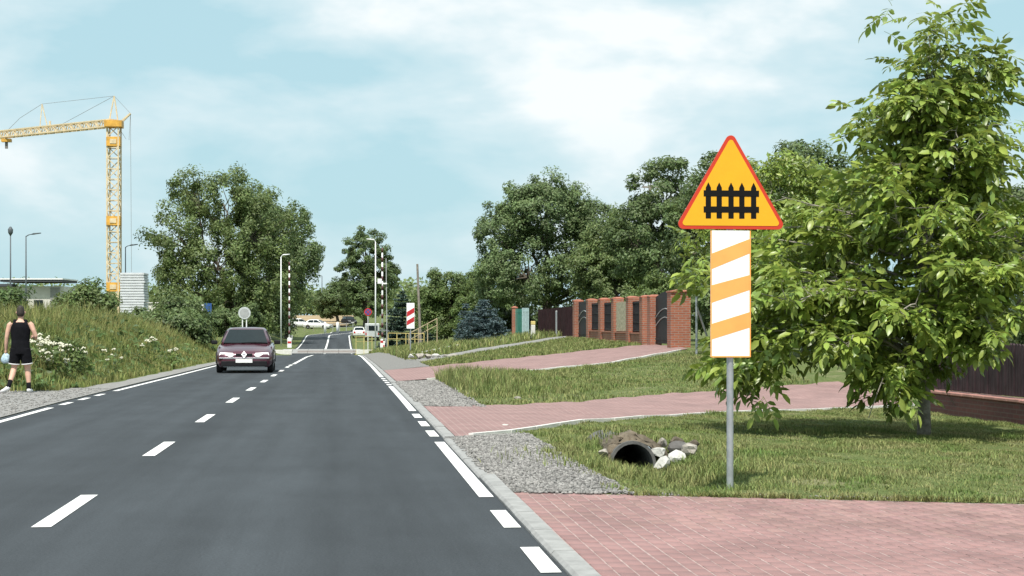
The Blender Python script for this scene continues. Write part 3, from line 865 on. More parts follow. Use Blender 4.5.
tree('deciduous_tree', 'dense green tree just behind the slim pale blue spruce', 'tree', at(490, 128),
     [(0, 0, 4.2, 2.0, 2, 2.2), (1.4, 0, 2.6, 2, 1.8, 2.2), (-1.2, 0, 2.2, 1.6, 1.6, 1.9)], 'leaf_mid', 170, 95, .28, .5, .2, seed=34)
tree('deciduous_tree', 'big spreading grey green tree behind the left end of the brick fence', 'tree', at(545, 106),
     [(0, 0, 8.0, 2.9, 3, 2.2), (-3.0, 0, 6.3, 1.8, 2.4, 2.4), (3.4, 0, 6.6, 2.3, 2.4, 2.4), (-1.6, -1.2, 4.2, 3.0, 2.2, 2.6), (2.4, -1.4, 3.9, 2.9, 2.2, 2.6), (.2, -1, 9.6, 1.4, 1.4, 1.2), (-3.2, 0, 3.4, 1.8, 2, 2.2), (4.6, -.5, 3.2, 1.6, 2, 2.2), (4.9, 0, 5.2, 1.5, 2, 1.8), (-1.6, 0, 8.8, 1.4, 1.5, 1.4), (2.0, 0, 8.6, 1.4, 1.5, 1.4)],
     'leaf_silver', 720, 75, .26, .50, .34, fork=.25, shell=.5, seed=35)
tree('deciduous_tree', 'dark tree behind the middle of the brick fence under the power pole', 'tree', at(668, 84),
     [(0, 0, 7.2, 2.2, 2.2, 2.4), (-1.6, 0, 5, 1.8, 2, 2.2), (1.8, 0, 5.4, 2, 2, 2.6), (0, -.8, 2.8, 2.6, 1.8, 2.2)], 'leaf_dark', 260, 80, .25, .44, .28, seed=36)
tree('deciduous_tree', 'mid green tree closing the gap behind the middle of the brick fence', 'tree', at(615, 100),
     [(0, 0, 6.0, 1.9, 2, 1.7), (-1.3, 0, 4.2, 1.7, 2, 2), (1.4, 0, 4.6, 1.8, 2, 2.2), (0, -.8, 2.6, 2.4, 1.8, 2)], 'leaf_tree', 240, 80, .26, .5, .2, seed=46)
tree('deciduous_tree', 'dark tree rising behind the warning triangle', 'tree', at(722, 68),
     [(0, 0, 6.2, 1.9, 2, 1.6), (-1.2, 0, 4.2, 1.6, 1.6, 2), (1.6, 0, 5.4, 1.8, 1.6, 1.9), (.2, -.6, 2.4, 2.3, 1.6, 2), (2.6, 0, 3, 1.6, 1.6, 2)], 'leaf_dark', 240, 80, .23, .40, .24, seed=37)
tree('deciduous_tree', 'dark tree standing behind the walnut by the driveway', 'tree', at(812, 56),
     [(0, 0, 5.6, 1.6, 1.6, 1.5), (-1.3, 0, 4.4, 1.4, 1.4, 1.6), (1.3, 0, 5.0, 1.4, 1.4, 1.8), (0, -.5, 2.6, 2.1, 1.6, 1.8)], 'leaf_dark', 240, 90, .21, .38, .22, seed=38)
tree('deciduous_tree', 'dark tree beyond the picket fence at the right', 'tree', at(1012, 50),
     [(0, 0, 3.8, 1.7, 1.6, 1.7), (1.6, 0, 3.6, 1.6, 1.6, 1.9), (-1.4, 0, 2.6, 1.5, 1.4, 1.6)], 'leaf_dark', 190, 90, .19, .36, .2, seed=39)
tree('bush', 'light green rounded shrub looking over the brick fence', 'bush', at(655, 66), [(0, 0, 2.0, .9, .9, .8), (.9, 0, 1.7, .8, .8, .8)], 'leaf_mid', 50, 90, .16, .3, .06, seed=40)

for i, (px, d, h, lab) in enumerate(((962, 37, 1.5, 'dark shrub behind the picket fence next to the walnut trunk'), (1012, 35, 1.7, 'dark shrub behind the picket fence at the tall dark tree'), (880, 50, 2.0, 'dark shrub behind the pale panel fence'),
                                  (600, 98, 1.6, 'dark shrub behind the narrow gate of the brick fence'), (572, 108, 2.0, 'dark shrub behind the brown board fence'), (540, 114, 2.4, 'dark shrub in the gap behind the yellow topped post'), (634, 84, 1.3, 'dark shrub behind the stone panel of the brick fence'), (500, 108, 2.2, 'dark shrub between the blue spruce and the brick post'), (745, 58, 2.2, 'dark shrub behind the striped board of the warning sign'))):
    tree('bush', lab, 'bush', at(px, d), [(0, 0, h * .55, 1.2, 1, h * .5), (1.3, 0, h * .5, 1.2, 1, h * .45), (-1.3, 0, h * .5, 1.1, 1, h * .42)], 'leaf_dark', 80, 80, .16 + .0008 * d, .34, .05, fork=.15, shell=.3, seed=80 + i)

# conifers
def conifer(name, label, base, h, r, leaf, n_whorl, seed, per=26, size=.1, low=.05, bend=.25):
    global RNG
    keep = RNG; RNG = np.random.default_rng(seed)
    t = thing(name, label, 'spruce', base)
    P, Nn, br = [], [], MB().tube([(0, 0, -.1), (0, 0, h * .5), (0, 0, h)], [r * .07, r * .045, .01], 7)
    for w in range(n_whorl):
        f = (w + RNG.uniform(-.3, .3)) / n_whorl; z = h * (low + (1 - low) * f); L_ = r * (1 - f) ** .85 * RNG.uniform(.8, 1.1) + .05
        nb = 7 if f < .7 else 5
        for b in range(nb):
            a = 2 * PI * (b + RNG.uniform(-.3, .3)) / nb + w; l = L_ * RNG.uniform(.75, 1.15)
            m_ = max(3, int(l / .06))
            s = np.linspace(.1, 1, m_)
            x = np.cos(a) * l * s; y = np.sin(a) * l * s; zz = z - bend * l * s + .30 * l * s ** 2
            br.tube([(0, 0, z), (x[-1], y[-1], zz[-1])], [.02, .006], 4, caps=False)
            for q in range(m_):
                c = np.array([x[q], y[q], zz[q]]); wdt = .22 * l * (1.15 - s[q]) + .05
                pp = c + RNG.normal(0, 1, (per // 4, 3)) * np.array([wdt, wdt, .035])
                P.append(pp); Nn.append(RNG.normal(0, .5, pp.shape) + np.array([0, 0, .9]))
    P = np.concatenate(P); Nn = np.concatenate(Nn)
    V, Fa = leaf_cloud(P, Nn, size * RNG.uniform(.6, 1.4, len(P)), .32)
    link('crown', np_mesh('crown', V, Fa), M[leaf], t)
    br.build('trunk', M['bark'], t)
    RNG = keep
    return t
conifer('spruce_tree', 'blue spruce with silvery needles on the grass bank before the green gate', at(484, 92), 2.5, 1.8, 'needle_blue', 15, 51, per=40, size=.15, low=.08)
conifer('spruce_tree', 'slim pale blue spruce at the side of the wide blue spruce', at(466, 93.5), 2.5, .75, 'needle_blue', 13, 52, per=26, size=.13, low=.06)
conifer('spruce_tree', 'dark conifer behind the red and white marker board', at(402, 165), 6.2, 2.6, 'needle', 20, 53, per=26, size=.32, low=.05)
conifer('spruce_tree', 'dark green conifer next to the leaning wooden pole', at(426, 160), 4.6, 2.0, 'needle', 16, 54, per=26, size=.30, low=.05)

# far wood at the horizon
def far_wood():
    global RNG
    P = []
    for px in np.arange(-20, 480, 2.2):
        d = RNG.uniform(560, 640); x, y, _ = W(px, d); h = RNG.uniform(7, 12) * (1 + .2 * math.sin(px * .05))
        c = np.array([x, y, gz(x, y)]) + RNG.normal(0, 1, (110, 3)) * np.array([3.2, 3.2, 0]); c[:, 2] += RNG.beta(1.4, 1.3, 110) * h
        P.append(c)
    P = np.concatenate(P); V, Fa = leaf_cloud(P, RNG.normal(0, .6, P.shape) + np.array([0, -.2, .7]), RNG.uniform(.9, 2.0, len(P)), .7)
    tag(link('distant_wood', np_mesh('distant_wood', V, Fa), M['leaf_tree']), 'hazy strip of far woodland along the horizon', 'woodland', kind='stuff')
far_wood()

# ---- walnut tree: compound leaves on drooping twigs
def leaflet(V, Fq, o, d, n, l, w, curl):
    """pointed folded leaflet, 8 triangles"""
    d = d / np.linalg.norm(d); s = np.cross(d, n); s /= np.linalg.norm(s); n = np.cross(s, d)
    b = len(V)
    V += [o, o + d * l * .30 + s * w * .42 + n * .06 * l, o + d * l * .32 - n * .0, o + d * l * .30 - s * w * .42 + n * .06 * l,
          o + d * l * .68 + s * w * .40 + n * (.05 * l - curl * l * .3), o + d * l * .68 - n * curl * l * .3, o + d * l * .68 - s * w * .40 + n * (.05 * l - curl * l * .3), o + d * l - n * curl * l]
    Fq += [(b, b + 1, b + 2), (b, b + 2, b + 3), (b + 1, b + 4, b + 5), (b + 1, b + 5, b + 2), (b + 2, b + 5, b + 6), (b + 2, b + 6, b + 3), (b + 4, b + 7, b + 5), (b + 5, b + 7, b + 6)]
def spray(seed):
    r = np.random.default_rng(seed); V, Fq = [], []
    L_ = .30 * r.uniform(.85, 1.15); pairs = 3; sag = r.uniform(.25, .6)
    def rp(t): return np.array([r.normal(0, .004), t * L_, -sag * L_ * t * t])
    pts = [np.array([0, t * L_, -sag * L_ * t * t]) for t in np.linspace(0, 1, 5)]
    up = np.array([0, 0, 1.0])
    for k in range(pairs):
        t = .35 + .5 * k / (pairs - 1); o = np.array([0, t * L_, -sag * L_ * t * t])
        for sgn in (-1, 1):
            d = np.array([sgn * r.uniform(.7, 1.0), r.uniform(.35, .7), -sag * t + r.uniform(-.35, .1)])
            leaflet(V, Fq, o, d, up + r.normal(0, .3, 3), (.115 + .05 * t) * r.uniform(.9, 1.2), (.058 + .024 * t) * r.uniform(.9, 1.1), r.uniform(.05, .35))
    leaflet(V, Fq, pts[-1], np.array([r.normal(0, .15), 1, -1.6 * sag + r.uniform(-.2, .1)]), up + r.normal(0, .25, 3), .20 * r.uniform(.9, 1.1), .092, r.uniform(.05, .3))
    # rachis as a thin ribbon
    for a, b_ in zip(pts[:-1], pts[1:]):
        i = len(V); w = np.array([.0035, 0, 0]); V += [a - w, a + w, b_ + w, b_ - w]; Fq += [(i, i + 1, i + 2), (i, i + 2, i + 3)]
    return np.array(V), np.array(Fq)
def walnut(base, seed=77):
    global RNG
    keep = RNG; RNG = np.random.default_rng(seed)
    t = thing('walnut_tree', 'young walnut tree with large glossy leaves on the lawn by the picket fence', 'tree', base)
    # crown outline: (height, centre offset x in view, radius left/right)
    prof = np.array([(1.0, -1.2, 1.6), (1.3, -1.0, 2.0), (1.9, -.9, 2.4), (2.4, -.85, 2.35), (3.05, -.55, 1.9), (3.6, -.3, 1.45), (4.2, -.05, 1.0), (4.9, .2, .7), (5.65, .3, .3)])
    vx = np.array([CS, -SN, 0]); vy = np.array([SN, CS, 0])
    mb = MB(); tips = []
    trunk = [np.array([0, 0, -.1]), np.array([0, 0, .5]), np.array([.05, 0, 1.4]), np.array([.0, .05, 2.6]), np.array([.12, 0, 4.2]), np.array([.25, 0, 5.5])]
    mb.tube([tuple(p) for p in trunk], [.105, .085, .075, .058, .035, .012], 9)
    tz = np.array([p[2] for p in trunk])
    def tp(z): return np.array([np.interp(z, tz, [p[k] for p in trunk]) for k in range(3)])
    for i in range(84):
        z = .9 + 4.4 * ((i + RNG.uniform(0, 1)) / 84) ** 1.2
        a = i * 2.4 + RNG.uniform(-.4, .4)
        ze = z + RNG.uniform(-.25, .75)
        c = np.interp(ze, prof[:, 0], prof[:, 1]); R = np.interp(ze, prof[:, 0], prof[:, 2])
        e = vx * (c + math.cos(a) * R) + vy * (math.sin(a) * R * .95)
        e = e * (RNG.uniform(.66, 1.0) if RNG.uniform() < .8 else RNG.uniform(1.0, 1.16)); e[2] = ze
        st = tp(z * .8)
        pts = curve_pts(st, e, 6, .035, sag=.05 if z > 2 else .10)
        if z < 1.9: pts[-1] = (pts[-1][0], pts[-1][1], pts[-1][2] - RNG.uniform(.1, .5))
        r0 = .035 * (1 - z / 8)
        mb.tube(pts, list(np.linspace(r0, .006, 6)), 5, caps=False)
        for q in range(11):
            f = RNG.uniform(.28, 1.0); k = min(int(f * 5), 4); u = f * 5 - k
            p = np.array(pts[k]) * (1 - u) + np.array(pts[k + 1]) * u
            dr = RNG.normal(0, 1, 3) + unit(e - st) * .8; dr[2] = RNG.normal(.05, .4)
            dr = unit(dr); p2 = p + dr * RNG.uniform(.18, .5)
            mb.tube([tuple(p), tuple((p + p2) / 2 + RNG.normal(0, .02, 3)), tuple(p2)], [.007, .005, .003], 3, caps=False)
            tips.append((p2, dr)); tips.append(((p + p2) / 2, dr))
    mb.build('trunk', M['bark_pale'], t, smooth=True)
    # a few named twigs hanging to the side of the sign and a top shoot
    for off, h0, n_ in ((-2.65, .85, 16), (-2.35, 1.1, 14), (-2.9, 1.35, 12), (-3.2, 2.3, 9), (.3, 5.8, 7), (-.35, 5.85, 4), (-1.0, 4.3, 4), (1.0, 4.9, 5), (1.05, 3.9, 6), (-.5, .62, 5), (-.75, .95, 10), (-.35, 1.05, 9), (.05, 1.15, 9), (1.0, 1.9, 8), (-2.0, 1.8, 14), (-2.2, 2.4, 14), (-1.5, 2.9, 12), (-1.2, 1.7, 12)):
        for q in range(n_):
            tips.append((vx * (off + RNG.normal(0, .16)) + vy * RNG.normal(-.3, .25) + np.array([0, 0, h0 + RNG.normal(0, .16)]), unit(vx * np.sign(off) * .7 + RNG.normal(0, .6, 3))))
    def clear(p):
        u, z = p @ vx, p[2]
        if u > .55 and z < 1.62: return False
        if .12 < u <= .55 and z < 1.3: return False
        if -.3 < u <= .12 and z < .85: return False
        if -1.75 < u < -.9 and z < 1.25: return False
        if u < -3.0 and z < 1.8: return False
        return True
    tips = [q for q in tips if clear(q[0])]
    geo = [spray(s) for s in range(6)]
    mats = []
    for p, d in tips:
        for rep in range(3 if p[2] < 2.3 else (2 if RNG.uniform() < .85 else 1)):
            a = math.atan2(d[1], d[0]) + RNG.normal(0, .9); el = RNG.normal(.15, .35) - (.35 if p[2] < 1.4 else 0)
            y_ = np.array([math.cos(a) * math.cos(el), math.sin(a) * math.cos(el), math.sin(el)])
            ro = RNG.normal(0, .35); x_ = unit(np.cross(y_, [0, 0, 1.0])); z_ = np.cross(x_, y_)
            x2 = x_ * math.cos(ro) + z_ * math.sin(ro); z2 = np.cross(x2, y_)
            s = RNG.uniform(.58, 1.18)
            mats.append((p + RNG.normal(0, .02, 3), np.stack([x2, y_, z2], 1), s, RNG.integers(6)))
    # those standing freest towards the viewer are single leaves, the rest one crown
    cen = np.array([0, 0, 2.4])
    key = [-(m_[0] @ vy) + .25 * np.linalg.norm((m_[0] - cen) * np.array([1, 1, .6])) for m_ in mats]
    order = np.argsort(key)[::-1]
    pick = set(order[:1200:4].tolist())
    mes = []
    for k, (V, Fq) in enumerate(geo):
        me = np_mesh('leaf', V, Fq, True); me.materials.append(M['leaf_walnut']); mes.append(me)
    VV, FF, b = [], [], 0
    for i, (p, R, s, k) in enumerate(mats):
        if i in pick:
            o = link('leaf', mes[k], None, t)
            mw = Matrix([[R[r][c] * s for c in range(3)] + [p[r]] for r in range(3)] + [[0, 0, 0, 1]])
            o.matrix_local = mw
        else:
            V, Fq = geo[k]; VV.append(V @ R.T * s + p); FF.append(Fq + b); b += len(V)
    tag(link('crown', np_mesh('crown', np.concatenate(VV), np.concatenate(FF), True), M['leaf_walnut'], t), kind='stuff')
    RNG = keep
    print('walnut leaves', len(mats))
    return t
wx, wy = 8.15, 22.05
walnut((wx, wy, gz(wx, wy)))
# second, more distant walnut behind
tree('deciduous_tree', 'light green leafy tree over the driveway behind the striped board', 'tree', at(775, 47),
     [(0, 0, 4.6, 1.7, 1.6, 1.2), (-1.0, 0, 3.4, 1.5, 1.4, 1.3), (1.3, 0, 3.9, 1.6, 1.4, 1.6), (-.2, -.4, 2.0, 2.0, 1.4, 1.3), (1.8, 0, 2.2, 1.2, 1.2, 1.3)], 'leaf_walnut', 260, 55, .24, .42, .12, bark='bark_pale', asp=.45, shell=.45, seed=41)

# ---- white flowering weeds on the left bank
def umbel_plant(h, nh, spread, seed, big=.10):
    r = np.random.default_rng(seed)
    t = thing('flowering_weed', 'tall wild plant with flat white flower heads in the roadside weeds', 'plant', group='white flowering weeds on the left bank')
    st = MB(); lv = []
    for k in range(nh):
        a = r.uniform(0, 6.28); q = r.uniform(.2, 1) * spread; hh = h * r.uniform(.6, 1.05)
        p = (math.cos(a) * q, math.sin(a) * q, hh)
        st.tube([(0, 0, -.05), (p[0] * .4, p[1] * .4, hh * .6), p], [.012, .008, .004], 4, caps=False)
        hd = MB(); m_ = 9
        for j in range(m_):
            b = r.uniform(0, 6.28); rr = big * math.sqrt(r.uniform(0, 1)); s = big * .38
            c = (p[0] + rr * math.cos(b), p[1] + rr * math.sin(b), hh + .05 - rr * .8 + r.normal(0, .012))
            hd.lathe([(.002, -.022), (s, 0), (s * .7, .018), (.002, .026)], 6, c)
        hd.build('flower_head', M['flower'], t)
    st.build('stem', M['grass_tall'], t)
    n = 70
    P = r.normal(0, 1, (n, 3)) * np.array([spread * .6, spread * .6, 0]); P[:, 2] = r.uniform(.1, h * .8, n)
    V, Fa = leaf_cloud(P, r.normal(0, .6, P.shape) + np.array([0, 0, .7]), r.uniform(.10, .22, n), .5)
    link('foliage', np_mesh('foliage', V, Fa), M['leaf_mid'], t)
    return t
protos = [umbel_plant(.9, 6, .36, 1, .065), umbel_plant(1.1, 5, .40, 2, .07), umbel_plant(.7, 4, .3, 3, .06)]
spots = [(38, 37.2), (46, 37.0), (52, 37.6), (58, 37.2), (50, 38.5), (43, 38.8), (64, 37.8), (34, 38.2), (82, 40.5), (112, 44.5), (146, 52), (172, 56)]
used = [False] * 3
for i, (px, d) in enumerate(spots):
    k = i % 3; src = protos[k]
    if not used[k]: o = src; used[k] = True
    else:
        o = src.copy(); COL.objects.link(o)
        for ch in src.children:
            c = ch.copy(); COL.objects.link(c); c.parent = o
    o.location = at(px, d); o.rotation_euler = (0, 0, i * 1.7); s = random.uniform(.8, 1.15); o.scale = (s, s, s)
tree('flowering_bush', 'bush with creamy white blossom right beside the pedestrian', 'bush', at(52, 39.5), [(0, 0, .6, .55, .5, .45), (.45, 0, .5, .4, .4, .4)], 'leaf_mid', 34, 70, .10, .2, .03, seed=61)
# ================================================================== THINGS
# ---- level-crossing warning sign
SD = 14.2; kx = SD / F
sx_, sy_, _ = W(730, SD)
sg = thing('warning_sign', 'yellow triangular barrier sign with red rim above an orange striped board on a grey post', 'road sign', (sx_, sy_, gz(sx_, sy_)))
bz = HC - (485 - YH) * kx - gz(sx_, sy_)
def S(px, py): return ((px - 730) * kx, (485 - py) * kx + bz)
MB().tube([(0, 0, -.3), (0, 0, S(0, 145)[1])], .030, 14).build('post', M['galv'], sg, smooth=False)
def round_tri(c, r_in, rad, n=7):
    """rounded upright triangle: centre, inradius, corner radius"""
    out_ = []
    for k, a in enumerate((90, 210, 330)):
        a0 = math.radians(a); d = (r_in - rad) * 2
        cx, cz = c[0] + d * math.cos(a0), c[1] + d * math.sin(a0)
        for j in range(n):
            b = a0 - PI / 3 + (2 * PI / 3) * j / (n - 1)
            out_.append((cx + rad * math.cos(b), cz + rad * math.sin(b)))
    return out_
tx, tz = S(729.5, 136); _, bz2 = S(0, 229.5)
hgt = tz - bz2; rad = .045; r_in = (hgt + rad) / 3 ; cc = (tx, bz2 + r_in)
tri = MB().prism(round_tri(cc, r_in, rad), -.034, -.052).build('triangle_plate', M['sign_red'], sg)
MB().prism(round_tri(cc, r_in - .003, rad), -.028, -.0335).build('back_plate', M['galv_dull'], sg)
MB().prism(round_tri(cc, r_in - .030, rad * .55), -.0525, -.055).build('yellow_face', M['sign_yellow'], tri)
for c in (706.5, 717.5, 729.5, 740.5, 752.5):
    (xa, zt), (xb, zb) = S(c - 2.7, 183), S(c + 2.7, 219)
    z1 = S(0, 188.5)[1]
    MB().prism([(xa, zb), (xb, zb), (xb, z1), ((xa + xb) / 2, zt), (xa, z1)], -.0556, -.0568).build('picket_mark', M['sign_black'], tri)
for ya, yb in ((191, 197), (207, 213)):
    (xa, za), (xb, zb) = S(701.7, ya), S(758, yb)
    MB().prism([(xa, zb), (xb, zb), (xb, za), (xa, za)], -.0572, -.058).build('rail_mark', M['sign_black'], tri)
(xa, za), (xb, zb) = S(709, 231), S(749.5, 357)
pn = MB().box(((xa + xb) / 2, -.043, (za + zb) / 2), (xb - xa, .016, za - zb)).build('striped_board', M['sign_white'], sg, bevel=.003)
for l0, l1, r0, r1 in ((254, 269.5, 239, 253.5), (285.5, 303, 275, 290), (324, 339.5, 312, 327.5)):
    p = [S(709.6, l1), S(748.9, r1), S(748.9, r0), S(709.6, l0)]
    MB().prism(p, -.0515, -.0525).build('orange_stripe', M['sign_orange'], pn)
for x0, x1, y0_, y1_ in ((708.8, 710.1, 231, 357), (748.4, 749.7, 231, 357), (710.1, 748.4, 355.8, 357.2)):
    (a, b), (c, d) = S(x0, y0_), S(x1, y1_)
    MB().box(((a + c) / 2, -.053, (b + d) / 2), (c - a, .0025, b - d)).build('board_rim', M['sign_orange'], pn)
for z in (S(0, 170)[1], S(0, 215)[1], S(0, 250)[1], S(0, 340)[1]):
    MB().box((0, -.008, z), (.085, .052, .035)).build('clamp', M['galv'], sg, bevel=.004)

# ---- red and white marker board further on
x, y, z = at(410.5, 77)
mk = thing('marker_board', 'white marker board with two red slanted stripes by the yellow railing', 'road sign', (x, y, z))
k2 = 77 / F; zb = HC - z
def S2(px, py): return ((px - 410.5) * k2, zb - (py - YH) * k2)
MB().tube([(0, 0, -.3), (0, 0, S2(0, 305)[1])], .03, 8).build('post', M['galv'], mk)
(a, b), (c, d) = S2(406.6, 303), S2(414.4, 328.5)
bd = MB().box(((a + c) / 2, -.045, (b + d) / 2), (c - a, .02, b - d)).build('board', M['sign_white'], mk)
for l0, l1, r0, r1 in ((312, 317, 307.5, 312.5), (321, 325.5, 316.5, 321.5)):
    MB().prism([S2(406.8, l1), S2(414.2, r1), S2(414.2, r0), S2(406.8, l0)], -.056, -.058).build('red_stripe', M['panel_red'], bd)

# ---- cars
def rrect(w, y0, y1, z, c=.14):
    return [(-w, y0 + c, z), (-w + c, y0, z), (w - c, y0, z), (w, y0 + c, z), (w, y1 - c, z), (w - c, y1, z), (-w + c, y1, z), (-w, y1 - c, z)]
def car(label, loc, rz, paint, L_=4.3, w=.9, h=1.44, hatch=True, group=None, lit=False, emblem=False, name='car'):
    t = thing(name, label, 'car', loc, rz, group)
    st = [(-2.15, .66, .30, .52), (-2.11, .76, .22, .60), (-1.95, .84, .19, .68), (-1.4, .89, .18, .80), (-.85, .9, .18, .90), (0, .905, .18, .93), (1.2, .9, .18, .96), (1.85, .87, .2, .97), (2.08, .8, .26, .92), (2.15, .7, .36, .80)]
    sc = L_ / 4.3; ws = w / .9; hs = h / 1.44
    rings = []
    for y, hw, zb, zt in st:
        hw *= ws; zt *= hs
        half = [(hw * .90, zb), (hw * .985, zb + .10), (hw, (zb + zt) / 2), (hw * .985, zt - .10), (hw * .93, zt - .03), (hw * .72, zt + .005), (hw * .3, zt + .035)]
        rings.append([(-a, y * sc, b) for a, b in half] + [(a, y * sc, b) for a, b in reversed(half)])
    body = MB().loft(rings).build('body', M[paint], t, smooth=True, bevel=0)
    cab = [rrect(.80 * ws, -1.0 * sc, 1.9 * sc, .86 * hs), rrect(.74 * ws, -.62 * sc, 1.72 * sc, 1.10 * hs), rrect(.62 * ws, -.2 * sc, 1.35 * sc, 1.37 * hs), rrect(.54 * ws, 0, 1.2 * sc, 1.43 * hs), rrect(.30 * ws, .2 * sc, 1.0 * sc, 1.45 * hs)]
    cb = MB().loft(cab).build('cabin', M[paint], t, smooth=True)
    def pane(name, q, off):
        q = [Vector(p) for p in q]; n = (q[1] - q[0]).cross(q[3] - q[0]).normalized()
        if n.dot(Vector(off)) < 0: n = -n
        vs = [p + n * .022 for p in q] + [p - n * .02 for p in q]
        MB().add(vs, [(0, 1, 2, 3), (7, 6, 5, 4), (0, 4, 5, 1), (1, 5, 6, 2), (2, 6, 7, 3), (3, 7, 4, 0)]).build(name, M['car_glass'], cb)
    pane('windscreen', [(-.70 * ws, -.93 * sc, .93 * hs), (.70 * ws, -.93 * sc, .93 * hs), (.545 * ws, -.235 * sc, 1.355 * hs), (-.545 * ws, -.235 * sc, 1.355 * hs)], (0, -1, .5))
    pane('rear_window', [(-.66 * ws, 1.84 * sc, .97 * hs), (.66 * ws, 1.84 * sc, .97 * hs), (.52 * ws, 1.40 * sc, 1.34 * hs), (-.52 * ws, 1.40 * sc, 1.34 * hs)], (0, 1, .5))
    for s in (-1, 1):
        pane('side_window', [(s * .775 * ws, -.68 * sc, .97 * hs), (s * .775 * ws, .40 * sc, .97 * hs), (s * .635 * ws, .40 * sc, 1.34 * hs), (s * .635 * ws, -.10 * sc, 1.34 * hs)], (s, 0, .2))
        pane('side_window', [(s * .775 * ws, .46 * sc, .97 * hs), (s * .765 * ws, 1.45 * sc, .97 * hs), (s * .635 * ws, 1.15 * sc, 1.34 * hs), (s * .635 * ws, .46 * sc, 1.34 * hs)], (s, 0, .2))
        mr_ = MB().box((s * 1.0 * ws, -.68 * sc, .96 * hs), (.20, .10, .13)).build('mirror', M['car_trim'], t, bevel=.03)
        for yy in (-1.35 * sc, 1.3 * sc):
            R = Matrix.Rotation(PI / 2, 3, 'Y')
            wl = MB().lathe([(.18, -.09), (.29, -.09), (.31, -.05), (.31, .05), (.29, .09), (.18, .09)], 20, (s * (.80 * ws), yy, .305), R).build('tyre', M['tyre'], t)
            MB().lathe([(.03, -.10), (.18, -.085), (.18, .085), (.03, .10)], 14, (s * (.80 * ws), yy, .305), R).build('rim', M['galv'], wl)
            MB().prismx([(yy + .37 * math.cos(q), .30 + .37 * math.sin(q)) for q in np.linspace(0, PI, 12)], s * .60 * ws, s * (.905 * ws)).build('wheel_arch', M['car_trim'], t)
        if True:
            Rz = Matrix.Rotation(s * .36, 3, 'Z')
            c0 = Vector((s * .545 * ws, -2.045 * sc, .575 * hs))
            poly = [(-.24, -.075), (.22, -.055), (.25, .0), (.20, .06), (-.20, .075)]
            mb = MB(); mb.prism([(s * -a * -1 * -1 if False else s * a * -1, b) for a, b in poly], -.075, .08)
            mb.v = [tuple(Rz @ Vector(p) + c0) for p in mb.v]
            mb.build('headlight', M['lamp_badge_glow' if lit else 'chrome'], t, bevel=.015)
            MB().box((s * .62 * ws, 2.12 * sc, .72 * hs), (.22, .12, .26)).build('tail_light', M['lamp_red'], t, bevel=.02)
            MB().box((s * .60 * ws, -2.12 * sc, .265), (.17, .06, .07)).build('fog_light', M['chrome'], t, bevel=.01)
    MB().box((0, -2.10 * sc, .575 * hs), (.52 * ws, .12, .085)).build('grille', M['car_trim'], t, bevel=.01)
    MB().box((0, -2.12 * sc, .30), (1.42 * ws, .11, .17)).build('air_intake', M['car_trim'], t, bevel=.02)
    MB().box((0, -2.09 * sc, .475), (1.56 * ws, .15, .035)).build('bumper_strip', M['chrome' if emblem else 'car_trim'], t, bevel=.01)
    MB().box((0, -2.10 * sc, .205), (1.30 * ws, .10, .03)).build('lower_lip', M['galv_dull'], t, bevel=.008)
    for yy in (-2.19 * sc, 2.17 * sc):
        MB().box((0, yy, .385 if yy < 0 else .62), (.52, .02, .115)).build('number_plate', M['plate_white'], t, bevel=.004)
    if emblem:      # diamond badge standing on the nose, given the headlight glow though no lamp
        MB().prism([(0, -.11), (.085, 0), (0, .11), (-.085, 0)], 0, .05).build('badge', M['lamp_badge_glow'], t).location = (0, -2.215 * sc, .59 * hs)
        MB().prism([(0, -.055), (.042, 0), (0, .055), (-.042, 0)], 0, .02).build('badge_core', M['chrome'], t).location = (0, -2.222 * sc, .59 * hs)
        for s in (-1, 1):
            MB().bar((s * .15, -.955, .945), (s * .15 + .5, -.90, .965), .02).build('wiper', M['car_trim'], t)
        MB().box((-.42, -.80, .995), (.22, .1, .012), Matrix.Rotation(.55, 3, 'X')).build('dashboard_paper', M['plate_white'], t)
    return t
x, y, _ = W(243, 51)
car('dark maroon hatchback with lit headlights driving towards the viewer', (x, y + 2, float(zr(y))), .02, 'car_maroon', lit=True, emblem=True)
x, y, _ = W(359, 214)
car('white hatchback seen from behind, parked at the right edge past the crossing', (x, y, float(g(x, y)) + .02), PI, 'car_white', 3.7, .86, 1.42)
for px, d, rz, lab in ((300, 256, 1.9, 'white saloon parked farthest from the bollards, half behind the left barrier'), (318, 250, 1.2, 'white car parked right by the white bollard in the far lay-by')):
    x, y, _ = W(px, d); car(lab, (x, y, gz(x, y)), rz, 'car_white', 4.4, .9, 1.45)
x, y, _ = W(349, 275); car('dark distant car coming round the road bend', (x, y, gz(x, y)), .3, 'car_trim', 4.2, .88, 1.42)

